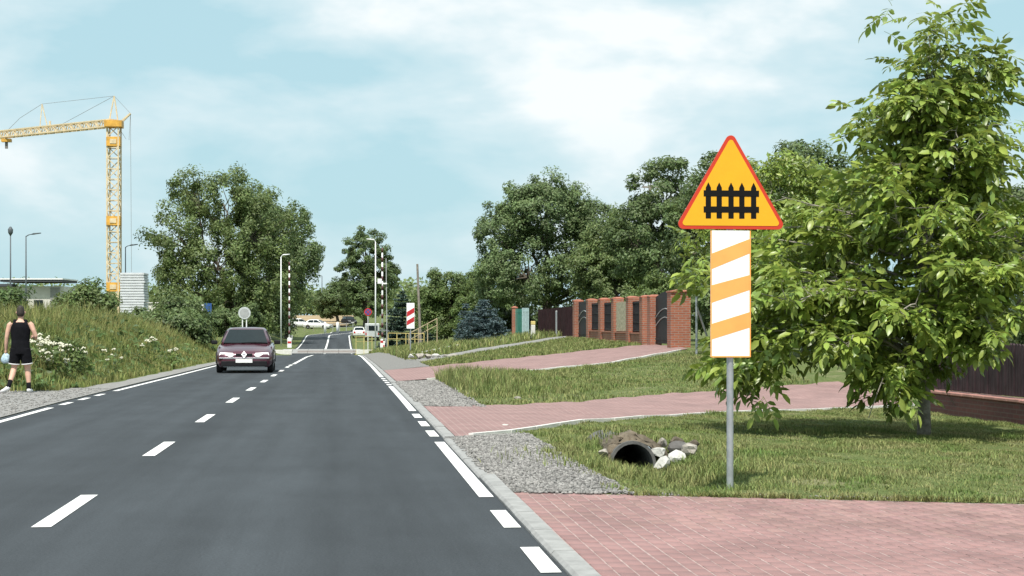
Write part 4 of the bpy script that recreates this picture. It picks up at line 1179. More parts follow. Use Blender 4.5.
# grey blue van with a box body behind the right barrier
x, y, _ = W(372, 200); z = gz(x, y)
vn = thing('delivery_van', 'pale grey blue van standing beside the white hatchback', 'van', (x, y, z), 0)
MB().box((0, 0, 1.25), (1.75, 3.4, 1.75)).build('box_body', M['car_silver'], vn, bevel=.06)
MB().prismx([(1.7, .45), (3.1, .45), (3.2, 1.0), (2.7, 1.25), (2.2, 1.9), (1.7, 1.9)], -.82, .82).build('cab', M['car_grey'], vn, bevel=.05)
MB().box((0, -1.71, 1.55), (1.3, .03, .6)).build('rear_window', M['car_glass'], vn)
MB().box((0, -1.72, .42), (1.7, .1, .16)).build('bumper', M['car_trim'], vn)
for s in (-1, 1):
    MB().box((s * .76, -1.71, .85), (.14, .04, .3)).build('tail_light', M['lamp_red'], vn)
    for yy in (-1.1, 2.3):
        MB().lathe([(.1, -.1), (.33, -.1), (.33, .1), (.1, .1)], 16, (s * .74, yy, .33), Matrix.Rotation(PI / 2, 3, 'Y')).build('tyre', M['tyre'], vn)

# ---- pedestrian
PX, PYY, _ = W(20.5, 33.6)
pz = gz(PX, PYY) + .012
ped = thing('person', 'person in black vest and shorts walking away along the roadside with a bag', 'person', (PX, PYY, pz), .06)
def remesh(o, v, it=6):
    m = o.modifiers.new('remesh', 'REMESH'); m.mode = 'VOXEL'; m.voxel_size = v; m.use_smooth_shade = True
    s = o.modifiers.new('smooth', 'SMOOTH'); s.factor = .5; s.iterations = it
mb = MB()
mb.tube([(0, 0, .84), (0, 0, .93), (0, .005, 1.06), (0, .0, 1.22), (0, .0, 1.36), (0, .0, 1.45), (0, .015, 1.50)], [(.13, .09), (.165, .115), (.145, .10), (.165, .11), (.185, .115), (.16, .09), (.07, .065)], 16)
mb.tube([(0, .015, 1.46), (0, .03, 1.60)], [(.062, .062), (.055, .06)], 12)
mb.tube([(0, .045, 1.545), (0, .05, 1.58), (0, .045, 1.65), (0, .04, 1.72), (0, .035, 1.775), (0, .03, 1.80)], [(.045, .06), (.064, .085), (.076, .098), (.076, .100), (.055, .075), (.02, .03)], 16)
mb.tube([(0, .13, 1.66), (0, .158, 1.635), (0, .145, 1.622)], [.012, .018, .012], 6)        # nose
for s in (-1, 1):
    mb.tube([(s * .078, .04, 1.69), (s * .088, .03, 1.665), (s * .08, .035, 1.635)], [.012, .018, .01], 6)   # ears
arms = {-1: [(-.17, 0, 1.435), (-.215, -.005, 1.40), (-.25, -.02, 1.27), (-.272, -.025, 1.15), (-.285, .0, 1.02), (-.295, .03, .90)],
        1: [(.17, 0, 1.435), (.215, -.005, 1.40), (.265, -.035, 1.29), (.31, -.035, 1.18), (.295, .08, 1.14), (.25, .19, 1.15)]}
for s, a in arms.items():
    mb.tube(a, [.062, .062, .050, .042, .040, .029], 10)
    e = Vector(a[-1]); dr = (Vector(a[-1]) - Vector(a[-2])).normalized(); sd = Vector((0, 1, 0)) if s < 0 else Vector((0, 0, 1)); sd = (sd - dr * sd.dot(dr)).normalized()
    inn = dr.cross(sd) * (1 if s < 0 else 1)
    if inn.x * s > 0: inn = -inn
    mb.tube([tuple(e), tuple(e + dr * .05), tuple(e + dr * .09)], [(.024, .024), (.030, .036), (.024, .036)], 10)
    for i, (o_, ln) in enumerate(((-.028, .062), (-.010, .075), (.010, .070), (.027, .055))):
        b0 = e + dr * .08 + sd * o_; b1 = b0 + dr * ln * .5 + inn * .012; b2 = b1 + dr * ln * .25 + inn * ln * .45
        mb.tube([tuple(b0), tuple(b1), tuple(b2)], [.0100, .0095, .008], 6)
    b0 = e + dr * .03 + sd * .034; mb.tube([tuple(b0), tuple(b0 + sd * .022 + dr * .03 + inn * .012), tuple(b0 + sd * .02 + dr * .055 + inn * .028)], [.013, .011, .009], 6)
legs = {-1: [(-.095, 0, .93), (-.105, .01, .75), (-.13, .03, .52), (-.155, -.09, .36), (-.185, -.20, .22), (-.20, -.26, .14)],
        1: [(.095, 0, .93), (.11, .02, .75), (.135, .05, .50), (.15, .025, .35), (.165, .0, .20), (.17, -.01, .08)]}
for s, l in legs.items():
    mb.tube(l, [.095, .085, .062, .060, .043, .038], 12)
mb.tube([(-.20, -.26, .13), (-.25, -.235, .09), (-.32, -.19, .035)], [.036, .038, .03], 8)
mb.tube([(.17, -.02, .07), (.175, .06, .05), (.185, .17, .035)], [.036, .038, .03], 8)
body = mb.build('body', M['skin'], ped); remesh(body, .0085, 5)
mb = MB()      # vest
mb.tube([(0, 0, .90), (0, .0, .98), (0, .005, 1.08), (0, .0, 1.22), (0, .0, 1.36), (0, -.005, 1.43), (0, -.01, 1.475)], [(.195, .135), (.190, .13), (.186, .126), (.198, .13), (.208, .130), (.178, .108), (.12, .078)], 18)
for s in (-1, 1): mb.tube([(s * .105, -.085, 1.40), (s * .10, -.02, 1.515), (s * .10, .08, 1.42)], [(.05, .016)] * 3, 8)
o = mb.build('vest', M['cloth_black'], ped); remesh(o, .012, 4)
mb = MB()      # shorts
mb.tube([(0, 0, .80), (0, 0, .90), (0, .0, 1.02)], [(.19, .135), (.19, .135), (.17, .122)], 18)
for s in (-1, 1): mb.tube([(s * .10, 0, .92), (s * .112, .005, .76), (s * .128, .018, .60)], [(.105, .12), (.112, .118), (.112, .112)], 16)
o = mb.build('shorts', M['cloth_black'], ped); remesh(o, .012, 3)
for s in (-1, 1):
    hm = MB(); hm.tube([(s * .1265, .017, .612), (s * .1285, .0185, .592)], [(.113, .114), (.115, .115)], 18); hm.build('hem', M['cloth_white'], ped, smooth=True)
MB().tube([(-.178, -.175, .255), (-.20, -.26, .14), (-.212, -.262, .125)], [.048, .044, .044], 10).build('sock', M['cloth_black'], ped, smooth=True)
MB().tube([(.163, .0, .21), (.17, -.01, .10), (.17, -.01, .08)], [.048, .045, .046], 10).build('sock', M['cloth_black'], ped, smooth=True)
for pts in ([(-.185, -.275, .135), (-.225, -.25, .10), (-.285, -.215, .06), (-.345, -.18, .035), (-.37, -.17, .03)], [(.168, -.06, .05), (.17, -.02, .055), (.178, .07, .045), (.187, .17, .036), (.19, .20, .032)]):
    o = MB().tube(pts, [(.030, .036), (.052, .044), (.044, .046), (.034, .046), (.018, .030)], 12).build('shoe', M['cloth_white'], ped, smooth=True)
hb = MB(); hb.tube([(0, .0, 1.585), (0, -.005, 1.63), (0, .012, 1.70), (0, .02, 1.77), (0, .028, 1.812)], [(.062, .06), (.080, .082), (.083, .096), (.066, .088), (.022, .03)], 16)
o = hb.build('hair', M['hair'], ped); remesh(o, .012, 3)
# carrier bag held in the left hand
bg_ = MB(); bx0, by0, bz0 = -.30, .05, .70
bg_.tube([(0, 0, -.12), (0, 0, -.09), (.01, 0, -.02), (0, 0, .05), (0, .0, .10)], [(.05, .04), (.105, .07), (.11, .075), (.07, .05), (.02, .02)], 12)
bag = bg_.build('carrier_bag', M['bag_blue'], None, smooth=True)
c_, s_ = math.cos(.06), math.sin(.06)
bag.location = (PX + bx0 * c_ - by0 * s_, PYY + bx0 * s_ + by0 * c_, pz + bz0 + .03)
tag(bag, 'crumpled pale blue carrier bag held in the hand of the pedestrian', 'bag')

# ---- tower crane
cb_ = Vector(at(114, 180)); crane = thing('tower_crane', 'yellow lattice tower crane standing behind the left bushes', 'crane', tuple(cb_))
def CW(px, d, py): return Vector(W(px, d, py)) - cb_
def lattice(mb, a, b, w, h, n, th, tri=False):
    """square lattice truss from a to b"""
    a, b = Vector(a), Vector(b); d = (b - a).normalized()
    u = d.cross(Vector((0, 0, 1)))
    if u.length < .1: u = Vector((CS, -SN, 0))
    u.normalize(); v = u.cross(d)
    cs = [u * sx * w / 2 + v * sz * h / 2 for sx, sz in ((-1, -1), (1, -1), (1, 1), (-1, 1))]
    for c in cs: mb.bar(a + c, b + c, th)
    for i in range(n):
        p = a + (b - a) * (i / n); q = a + (b - a) * ((i + 1) / n)
        for k in range(4):
            c0, c1 = cs[k], cs[(k + 1) % 4]
            if i % 2: c0, c1 = c1, c0
            mb.bar(p + c0, q + c1, th * .62); mb.bar(p + cs[k], p + cs[(k + 1) % 4], th * .55)
topz = (HC + (YH - 127) * 180 / F) - cb_.z
mb = MB(); lattice(mb, (0, 0, 0), (0, 0, topz), 1.25, 1.25, 20, .15); mb.build('mast', M['crane_pale'], crane)
for py in (142, 221, 287):
    z = (HC + (YH - py) * 180 / F) - cb_.z
    mb = MB(); mb.box((0, 0, z), (1.5, 1.5, 1.0)); o = mb.build('mast_collar', M['crane_yellow'], crane)
    MB().box((0, -.78, z), (.7, .05, .5)).build('collar_plate', M['crane_pale'], o)
jt = Vector((0, 0, topz)); je = CW(-60, 197, 143.4)
mb = MB(); lattice(mb, jt + Vector((0, 0, .45)), je + Vector((0, 0, .3)), .9, .75, 44, .13); mb.build('jib', M['crane_pale'], crane)
MB().box(jt + Vector((0, 0, .3)), (1.9, 1.9, .7)).build('slewing_ring', M['crane_yellow'], crane)
pk = CW(114.2, 180, 96); mb = MB()
for ex in (-.55, .45):
    mb.bar(jt + Vector((ex, 0, .5)), pk, .13)
mb.build('tower_peak', M['crane_pale'], crane)
cj = CW(130.5, 180, 113.5); mb = MB()
for e in (-.4, .4): mb.bar(jt + Vector((.5, e, .3)), cj + Vector((0, e * .4, 0)), .15)
mb.build('counter_strut', M['crane_pale'], crane)
m2 = CW(42, 187, 104); jb = CW(44, 187, 131); mb = MB()
mb.bar(jb + Vector((-.5, 0, 0)), m2, .1); mb.bar(jb + Vector((.5, 0, 0)), m2, .1); mb.build('jib_peak', M['crane_pale'], crane)
MB().bar(CW(50, 186, 130), CW(50, 186, 121), .2).build('jib_winch', M['crane_pale'], crane)
for a, b in ((pk, CW(55, 186, 128)), (pk, m2), (m2, CW(20, 189, 118)), (CW(20, 189, 118), CW(4, 191, 134)), (pk, cj), (cj, CW(131.5, 180, 272)), (CW(126, 180, 139), jt + Vector((.6, 0, -.2))), (cj, CW(129, 180, 140))):
    MB().bar(a, b, .03).build('rope', M['rope'], crane)
tr_ = CW(6.5, 190, 140.5)
MB().box(tr_, (1.1, .8, .35)).build('trolley', M['crane_yellow'], crane)
MB().box(tr_ + Vector((0, 0, -.55)), (.3, .25, .8)).build('hook_block', M['rope'], crane)

# ---- building site: white block stack, low building, lamps
x, y, z = at(134.5, 172)
stk = thing('block_stack', 'tall stack of white building blocks next to the crane mast', 'stack', (x, y, z), -TH)
zt = HC + (YH - 273) * 172 / F - z; nl = 24
for k in range(nl):
    hh = zt / nl
    MB().box((random.uniform(-.04, .04), 0, hh * (k + .5)), (2.55 + random.uniform(-.05, .05), 2.2, hh * .80)).build('block_layer', M['white_block'], stk, bevel=.03, seg=1)
    MB().box((0, 0, hh * (k + .96)), (2.3, 2.0, hh * .12)).build('spacer', M['block_gap'], stk)
x, y, z = at(28, 215)
bl = thing('low_building', 'low white building with a dark flat roof behind the left bushes', 'building', (x, y, z), -TH)
zt = HC + (YH - 281) * 215 / F - z
MB().box((0, 3, zt * .45), (9.6, 6, zt * .9)).build('wall', M['plaster'], bl)
MB().box((.8, 2.4, zt + .0), (8.2, 7.4, .28)).build('roof', M['roof_dark'], bl)
MB().box((.8, 2.4, zt + .24), (8.4, 7.6, .18)).build('roof_edge', M['metal_white'], bl)
MB().box((-3.4, -.5, zt - .6), (3.6, 2.4, .35)).build('canopy', M['roof_dark'], bl)
MB().box((3.6, -.06, zt * .6), (1.2, .1, zt * .55)).build('door', M['concrete'], bl)
for s in (-2.6, -.6, 1.4):
    w_ = MB().box((s, -.04, zt * .55), (1.2, .1, 1.2)).build('window', M['car_glass'], bl)
    MB().box((s, -.06, zt * .55 - .68), (1.4, .2, .1)).build('sill', M['concrete_pale'], w_)
x, y, z = at(160, 205)
MBb = thing('low_building', 'pale plastered house end showing between the block stack and the tall tree', 'building', (x, y, z), -TH)
MB().box((0, 2, 2.0), (3.6, 4, 4.0)).build('wall', M['plaster'], MBb)
MB().box((0, 2, 4.06), (3.9, 4.3, .12)).build('roof', M['concrete_pale'], MBb)

def lamp(px, d, ytop, label, arm, mat_='lamp_backlit', base=None, r=.09, globe=False, wide=1.0):
    x, y, z = at(px, d) if base is None else base
    t = thing('street_lamp', label, 'street lamp', (x, y, z), -TH)
    h = HC + (YH - ytop) * d / F - z
    MB().tube([(0, 0, -.2), (0, 0, h * .5), (0, 0, h)], [r, r * .8, r * .6], 8).build('pole', M[mat_], t, smooth=True)
    if globe:
        MB().lathe([(.05, -.5), (.24, -.2), (.27, .15), (.08, .45)], 12, (0, 0, h)).build('lantern', M['lamp_backlit'], t, smooth=True)
    else:
        MB().tube([(0, 0, h - .05), (arm * .4, 0, h + .12), (arm, 0, h + .2)], [r * .6, r * .5, r * .45], 6).build('arm', M[mat_], t)
        MB().tube([(arm * .8, 0, h + .17), (arm * 1.1, 0, h + .22), (arm * 1.1 + math.copysign(.75 * wide, arm), 0, h + .3)], [.05, (.09, .17), (.05, .10)], 8).build('lamp_head', M[mat_], t, smooth=True)
    return t
lamp(10.5, 165, 231, 'tall lamp with a dark lantern above the low building', .1, globe=True, r=.1)
lamp(26, 165, 236, 'tall grey lamp with a short side arm over the low building', .7, r=.1)
lamp(125.5, 185, 247, 'thin grey lamp poking up behind the crane mast', .6, r=.09)
x, y, z = W(281, 180, 346); lamp(281, 180, 257, 'slim pale street lamp beside the left barrier boom', .2, 'metal_white', (x, y, gz(x, y)), .085)
x, y, z = W(375.5, 163, 345); lamp(375.5, 163, 242, 'slim pale street lamp beside the right barrier boom', -.14, 'metal_white', (x, y, gz(x, y)), .085)
lamp(322, 330, 276, 'tiny distant lamp pole beyond the road bend', -.6, r=.13)

# ---- level crossing barriers
def barrier(px, d, ytop, label, extra=False):
    x, y, z = at(px, d)
    t = thing('crossing_barrier', label, 'barrier', (x, y, z), 0, 'raised barriers at the level crossing')
    h = HC + (YH - ytop) * d / F - z
    hb = MB().box((0, 0, .55), (.48, .42, 1.1)).build('housing', M['boom_white'], t, bevel=.04)
    MB().box((0, -.22, .62), (.40, .02, .22)).build('red_band', M['panel_red'], hb)
    MB().box((.28, .12, 1.15), (.12, .3, .5)).build('counterweight', M['galv_dull'], t, bevel=.02)
    MB().tube([(-.02, 0, .9), (-.02, 0, h)], [.10, .075], 10).build('boom', M['boom_white'], t, smooth=True)
    n_ = 10; zz = np.linspace(1.5, h, 2 * n_)
    for k in range(n_):
        a, b = zz[2 * k], zz[2 * k + 1]
        MB().tube([(-.02, 0, a), (-.02, 0, min(b, h))], [.113 - .003 * k] * 2, 10).build('stripe', M['boom_red'], t, smooth=True)
    if extra:
        MB().box((-.28, -.1, h * .68), (.42, .25, .5)).build('signal_lamp', M['boom_white'], t, bevel=.04)
        MB().box((.22, -.1, h * .66), (.4, .2, .14)).build('bracket', M['boom_white'], t)
        MB().bar((.45, 0, 0), (.35, 0, h * .9), .08).build('mast', M['galv_dull'], t)
    return t
barrier(289.5, 178, 262, 'raised striped barrier boom on the left behind the crossing deck')
barrier(382.5, 160, 248, 'raised striped barrier boom with signal on the right before the crossing deck', True)
x, y, z = at(381.8, 141)
gp = thing('guide_post', 'short white post with dark band in front of the right barrier', 'post', (x, y, z), 0)
MB().box((0, 0, .62), (.24, .2, 1.24)).build('post', M['boom_white'], gp, bevel=.03)
MB().box((0, 0, 1.0), (.25, .21, .2)).build('band', M['panel_red'], gp)

# round signs
def round_sign(px, d, yc, r, face, rim, label, two=False):
    x, y, z = at(px, d); t = thing('round_sign', label, 'road sign', (x, y, z), 0)
    zc = HC + (YH - yc) * d / F - z; R = Matrix.Rotation(PI / 2, 3, 'X')
    for e in ((-.13, .13) if two else (0,)):
        MB().tube([(e, 0, -.2), (e, 0, zc)], .04, 8).build('post', M['metal_white'], t)
    MB().lathe([(r, 0), (r, .03)], 24, (0, -.05, zc), R).build('disc', M[rim], t)
    MB().lathe([(r * .74, 0), (r * .74, .008)], 24, (0, -.083, zc), R).build('face', M[face], t)
    return t, zc
round_sign(244.5, 106, 313, .40, 'galv_dull', 'sign_grey', 'round grey back of a road sign on two posts behind the maroon car', True)
t, zc = round_sign(368, 168, 312, .40, 'sign_blue', 'panel_red', 'round blue no stopping sign with red rim by the right barrier')
for s in (-1, 1): MB().box((0, -.095, zc), (.55, .006, .07), Matrix.Rotation(s * PI / 4, 3, 'Y')).build('cross_bar', M['panel_red'], t).location = (0, -.004 * s, 0)
x, y, z = at(207, 120); t = thing('blue_board', 'blue board with a white edge standing in the shade of the tall tree', 'sign', (x, y, z), 0)
zc = HC + (YH - 310) * 120 / F - z
MB().box((.06, 0, zc), (.55, .05, 1.0)).build('board', M['sign_blue'], t); MB().box((-.32, -.01, zc), (.18, .05, .8)).build('white_edge', M['metal_white'], t)
MB().tube([(0, .05, -.1), (0, .05, zc)], .04, 8).build('post', M['galv'], t)

# bollards and rail at the bend
for px, yt, lab in ((325, 318, 'white bollard in front of the parked white cars'), (337.5, 318, 'white bollard next to the dark railing at the bend')):
    x, y, z = at(px, 236); t = thing('bollard', lab, 'bollard', (x, y, z)); h = 1.55
    MB().tube([(0, 0, -.1), (0, 0, h - .15), (0, 0, h)], [.20, .19, .10], 12).build('post', M['boom_white'], t, smooth=True)
a_, b_ = Vector(at(326, 238)), Vector(at(353, 243))
t = thing('railing', 'dark metal railing on the outside of the road bend', 'railing', tuple(a_))
MB().bar((0, 0, 1.15), b_ - a_ + Vector((0, 0, 1.15)), .09).build('rail', M['galv_dull'], t)
MB().bar((0, 0, .6), b_ - a_ + Vector((0, 0, .6)), .06).build('rail', M['galv_dull'], t)
for k in range(5):
    p = (b_ - a_) * (k / 4); MB().bar(p, p + Vector((0, 0, 1.2)), .08).build('post', M['galv_dull'], t)
a_, b_ = Vector(at(296, 242)), Vector(at(322, 240))
t = thing('railing', 'low pale railing in front of the parked white cars', 'railing', tuple(a_))
MB().bar((0, 0, .8), b_ - a_ + Vector((0, 0, .8)), .07).build('rail', M['wood_grey'], t)
for k in range(4):
    p = (b_ - a_) * (k / 3); MB().bar(p, p + Vector((0, 0, .85)), .07).build('post', M['wood_grey'], t)

# yellow railing and stair handrail
def railing(pa, pb, d0, d1, y0_, y1_, m, label, n_=4, th=.07, ground=True):
    A = Vector(W(pa, d0, y0_)); B = Vector(W(pb, d1, y1_)); base = Vector((A.x, A.y, gz(A.x, A.y)))
    t = thing('railing', label, 'railing', tuple(base))
    MB().bar(A - base, B - base, th).build('rail', M[m], t)
    MB().bar(A - base - Vector((0, 0, .42)), B - base - Vector((0, 0, .42)), th * .8).build('rail', M[m], t)
    for k in range(n_):
        p = A + (B - A) * (k / (n_ - 1)); MB().bar(Vector((p.x, p.y, gz(p.x, p.y) - .1)) - base, p - base, th).build('post', M[m], t)
railing(388, 424, 118, 116, 333, 333.5, 'rail_yellow', 'yellow tube railing right of the barrier', 5, .05)
railing(356, 372, 150, 148, 337, 336.5, 'rail_yellow', 'short yellow railing at the edge of the crossing before the white hatchback', 3, .05)
railing(409, 437, 104, 103, 333.5, 318.5, 'wood_pale', 'pale wooden stair handrail climbing the grass bank', 4, .045)
x, y, z = at(421, 122)
t = thing('utility_pole', 'leaning weathered wooden pole beside the dark conifer', 'pole', (x, y, z))
MB().tube([(.0, 0, -.3), (-.28, 0, HC + (YH - 264) * 122 / F - z)], [.11, .08], 8).build('pole', M['wood_grey'], t)
x, y, z = at(650, 96); h = HC + (YH - 185) * 96 / F - z
t = thing('power_pole', 'wooden power pole with cross arm rising above the dark tree', 'pole', (x, y, z), -TH)
MB().tube([(0, 0, -.3), (0, 0, h)], [.14, .09], 8).build('pole', M['wood_grey'], t)
MB().box((.1, 0, h - .12), (1.1, .1, .1)).build('cross_arm', M['wood_grey'], t)
for e in (-.4, .1, .6): MB().lathe([(.03, 0), (.05, .06), (.03, .14)], 8, (e, 0, h - .06)).build('insulator', M['galv_dull'], t)

# ---- brick fence along the far plots
FX = 11.0
bf = thing('brick_fence', 'red brick fence with iron grilles between capped pillars', 'fence', (FX, yline(616, FX), gz(FX, yline(616, FX))))
oy, oz = bf.location.y, bf.location.z
def fz(yv): return np.interp(yv, [50, 77], [.72, .90])
def ftop(yv): return np.interp(yv, [50, 77], [2.38, 2.60])
def pillar(p0, p1, wx=.42, cap=True, extra=0.0):
    ya, yb = sorted((yline(p0, FX), yline(p1, FX))); 
    yc = (ya + yb) / 2; z0 = fz(yc) - .3 - oz; z1 = ftop(yc) - oz + extra
    ly = min(yb - ya, .55) if wx < .5 else .6
    o = MB().box((0, yc - oy, (z0 + z1) / 2), (wx, ly, z1 - z0)).build('pillar', M['brick'], bf)
    c = MB(); c.lathe([(.72 * wx + .03, 0), (.72 * wx + .03, .045), (.12, .085)], 4, (0, yc - oy, z1 - .002), Matrix.Rotation(PI / 4, 3, 'Z')); c.build('cap', M['cap_tile'], o)
    return yc, ly
pill = [pillar(*p) for p in ((575, 581), (589.5, 594), (601.5, 607), (615, 620), (629.5, 635.5), (643, 650))]
def span(i, j, kind):
    ya = pill[j][0] + pill[j][1] / 2; yb = pill[i][0] - pill[i][1] / 2; yc = (ya + yb) / 2; L_ = yb - ya
    z0 = fz(yc) - oz; zt = ftop(yc) - oz - .12
    wl = MB().box((0, yc - oy, z0 + .02), (.26, L_ - .004, .62)).build('low_wall', M['brick'], bf)
    MB().box((0, yc - oy, z0 + .36), (.34, L_ - .02, .055)).build('ledge', M['cap_tile'], wl)
    if kind == 'stone':
        MB().box((0, yc - oy, (z0 + .40 + zt) / 2), (.2, L_ - .006, zt - z0 - .42)).build('stone_panel', M['stone_panel'], bf); return
    gm = MB(); x0 = -.03
    gm.box((x0, yc - oy, z0 + .46), (.04, L_ - .02, .05)); gm.box((x0, yc - oy, zt - .05), (.04, L_ - .02, .05))
    gl = gm.build('grille', M['iron'], bf)
    n_ = max(4, int(L_ / .14))
    for k in range(n_):
        yy = ya + L_ * (k + .5) / n_ - oy
        MB().bar((x0, yy, z0 + .42), (x0, yy, zt), .035).build('bar', M['iron'], gl)
    for q in (.3, .62):
        MB().box((x0, yc - oy, z0 + .45 + (zt - z0 - .5) * q), (.03, L_ - .03, .03)).build('cross_rail', M['iron'], gl)
    MB().box((.06, yc - oy, (z0 + .45 + zt) / 2), (.012, L_ - .03, zt - z0 - .5)).build('backing_sheet', M['roof_dark'], gl)
span(1, 2, 'g'); span(2, 3, 'g'); span(3, 4, 'stone'); span(4, 5, 'g')
def gate(i0, y0_, y1_, label, arch):
    t = thing('iron_gate', label, 'gate', (FX, (y0_ + y1_) / 2, fz((y0_ + y1_) / 2)))
    L_ = y1_ - y0_; n_ = max(6, int(L_ / .15)); H = 1.62
    for k in range(n_):
        u = (k + .5) / n_; hh = H + arch * math.sin(PI * u)
        MB().box((0, (u - .5) * L_, hh / 2 + .05), (.02, L_ / n_ * .98, hh)).build('slat', M['iron'], t)
    for q in (.2, 1.0):
        MB().box((-.025, 0, q), (.03, L_ * .97, .06)).build('rail', M['iron'], t)
    for q in (.42, .60):      # scrolled arcs on the sheet
        pts = [(-.03, (u - .5) * L_ * .9, q * H + .28 * math.sin(PI * u)) for u in np.linspace(0, 1, 9)]
        MB().tube(pts, .018, 5).build('scroll', M['galv_dull'], t)
    return t
gate(0, pill[1][0] + pill[1][1] / 2 + .02, pill[0][0] - pill[0][1] / 2 - .02, 'narrow dark iron gate at the far end of the brick fence', .0)
ygA, ygB = yline(676.5, FX), yline(657, FX)
p8 = pillar(652, 656.8, .42); p9y = yline(676, FX) - .35
gate(1, p9y + .32, p8[0] - p8[1] / 2 - .02, 'wide dark iron gate with arched top by the pink driveway', .16)
z1 = ftop(51) - oz + .12; z0 = fz(51) - .3 - oz
o = MB().box((.02, p9y - oy, (z0 + z1) / 2), (.66, .6, z1 - z0)).build('pillar', M['brick'], bf)
c = MB(); c.lathe([(.50, 0), (.50, .05), (.1, .09)], 4, (.02, p9y - oy, z1 - .002), Matrix.Rotation(PI / 4, 3, 'Z')); c.build('cap', M['cap_tile'], o)

# brown board fence, green gate, brick post, capped post beyond the brick fence
t = thing('board_fence', 'dark brown board fence continuing past the end of the brick fence', 'fence', (FX, 85, gz(FX, 85)))
for k in range(70):
    yv = 77.4 + k * .205
    MB().box((.15 + random.uniform(-.01, .01), yv - 85, .75), (.025, .18, 1.5 + random.uniform(-.03, .03))).build('board', M['plank_brown'], t)
x, y, z = at(556.5, 84); t = thing('fence_post', 'thin grey metal post in front of the brown board fence', 'post', (x, y, z))
MB().tube([(0, 0, -.2), (0, 0, 1.32)], .05, 8).build('post', M['galv'], t); MB().lathe([(.06, 0), (.03, .04)], 8, (0, 0, 1.32)).build('cap', M['galv_dull'], t)
x, y, z = at(514.5, 97); t = thing('brick_post', 'single red brick post behind the blue spruce', 'post', (x, y, z))
o = MB().box((0, 0, .9), (.30, .30, 1.8)).build('shaft', M['brick'], t); MB().lathe([(.26, 0), (.26, .05), (.05, .12)], 4, (0, 0, 1.799), Matrix.Rotation(PI / 4, 3, 'Z')).build('cap', M['cap_tile'], o)
for px, m, lab in ((519, 'green_paint', 'green metal gate leaf by the brick post'), (525.5, 'pale_blue', 'pale blue metal gate leaf standing open next to the green leaf')):
    x, y, z = at(px, 95); t = thing('metal_gate', lab, 'gate', (x, y, z), -TH)
    for k in range(5):
        MB().box((-.17 + k * .085, (k - 2) * .10, .92), (.082, .03, 1.55), Matrix.Rotation(.9, 3, 'Z')).build('slat', M[m], t)
    for q in (.35, 1.5): MB().bar((-.19, -.21, q), (.19, .23, q), .045).build('rail', M[m], t)
x, y, z = at(533, 86); t = thing('marker_post', 'short pale concrete post with a yellow top beside the gate leaves', 'post', (x, y, z))
o = MB().box((0, 0, .36), (.22, .22, .76)).build('shaft', M['concrete_pale'], t, bevel=.02); MB().box((0, 0, .84), (.23, .23, .20)).build('yellow_top', M['rail_yellow'], t, bevel=.02)
for px0, px1, d0, d1_, lab in ((482, 500, 84, 86, 'pale concrete slab lying in the grass below the blue spruce'), (414, 461, 74, 86, 'long pale concrete edging in the grass bank before the spruce'), (506, 530, 90, 92, 'pale concrete edging at the foot of the gate leaves')):
    a_, b_ = Vector(at(px0, d0)), Vector(at(px1, d1_)); t = MB().bar((0, 0, .06), b_ - a_ + Vector((0, 0, .06)), .25, .2).build('concrete_edging', M['concrete_pale'], None, bevel=.02); t.location = a_
    tag(t, lab, 'edging')
# braced steel post right of the brick fence, pale mesh fence behind the walnut
x, y, z = at(696.5, 48); t = thing('fence_post', 'galvanised steel post with a slanting brace right of the wide brick pillar', 'post', (x, y, z))
MB().tube([(0, 0, -.2), (0, 0, HC + (YH - 289) * 48 / F - z)], .035, 8).build('post', M['galv'], t); MB().bar((.0, 0, 1.45), (.55, .2, .0), .045).build('brace', M['galv'], t)
a_, b_ = Vector(at(800, 50)), Vector(at(915, 47))
t = thing('mesh_fence', 'pale blue panel fence glimpsed behind the walnut leaves', 'fence', tuple(a_)); n_ = 24
for k in range(n_):
    p = (b_ - a_) * ((k + .5) / n_); MB().box(p + Vector((0, 0, .62)), (.10, .03, 1.2)).build('slat', M['pale_blue'], t)
for q in (.2, .7, 1.15): MB().bar(Vector((0, .03, q)), b_ - a_ + Vector((0, .03, q)), .05).build('rail', M['pale_blue'], t)

# ---- picket fence on the brick plinth at the right
pf = thing('picket_fence', 'dark brown picket fence on a low brick plinth at the right', 'fence', (FX, 24, -.30))
y0_, y1_ = 14.0, 29.9
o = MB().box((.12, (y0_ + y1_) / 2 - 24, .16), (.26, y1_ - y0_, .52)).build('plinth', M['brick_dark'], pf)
k = 0; yv = y0_
while yv < y1_ - .2:
    MB().box((.115, yv + .245 - 24, .445 + random.uniform(-.003, .003)), (.36, .48, .05)).build('coping_tile', M['cap_pink'], o, bevel=.008, seg=1); yv += .49
yv = y0_ + .05
while yv < y1_ - .06:
    u = ((yv - y0_) % 2.65) / 2.65; hh = .80 + .07 * math.sin(PI * u)
    MB().prismx([(yv - 24, .50), (yv + .088 - 24, .50), (yv + .088 - 24, .48 + hh), (yv + .044 - 24, .51 + hh), (yv - 24, .48 + hh)], .09 + random.choice((-.016, .0)) + random.uniform(-.004, .004), .112).build('picket', M['plank_dark'], pf)
    yv += .112
for q in (.62, 1.12): MB().box((.14, (y0_ + y1_) / 2 - 24, q), (.05, y1_ - y0_, .07)).build('rail', M['plank_dark'], pf)

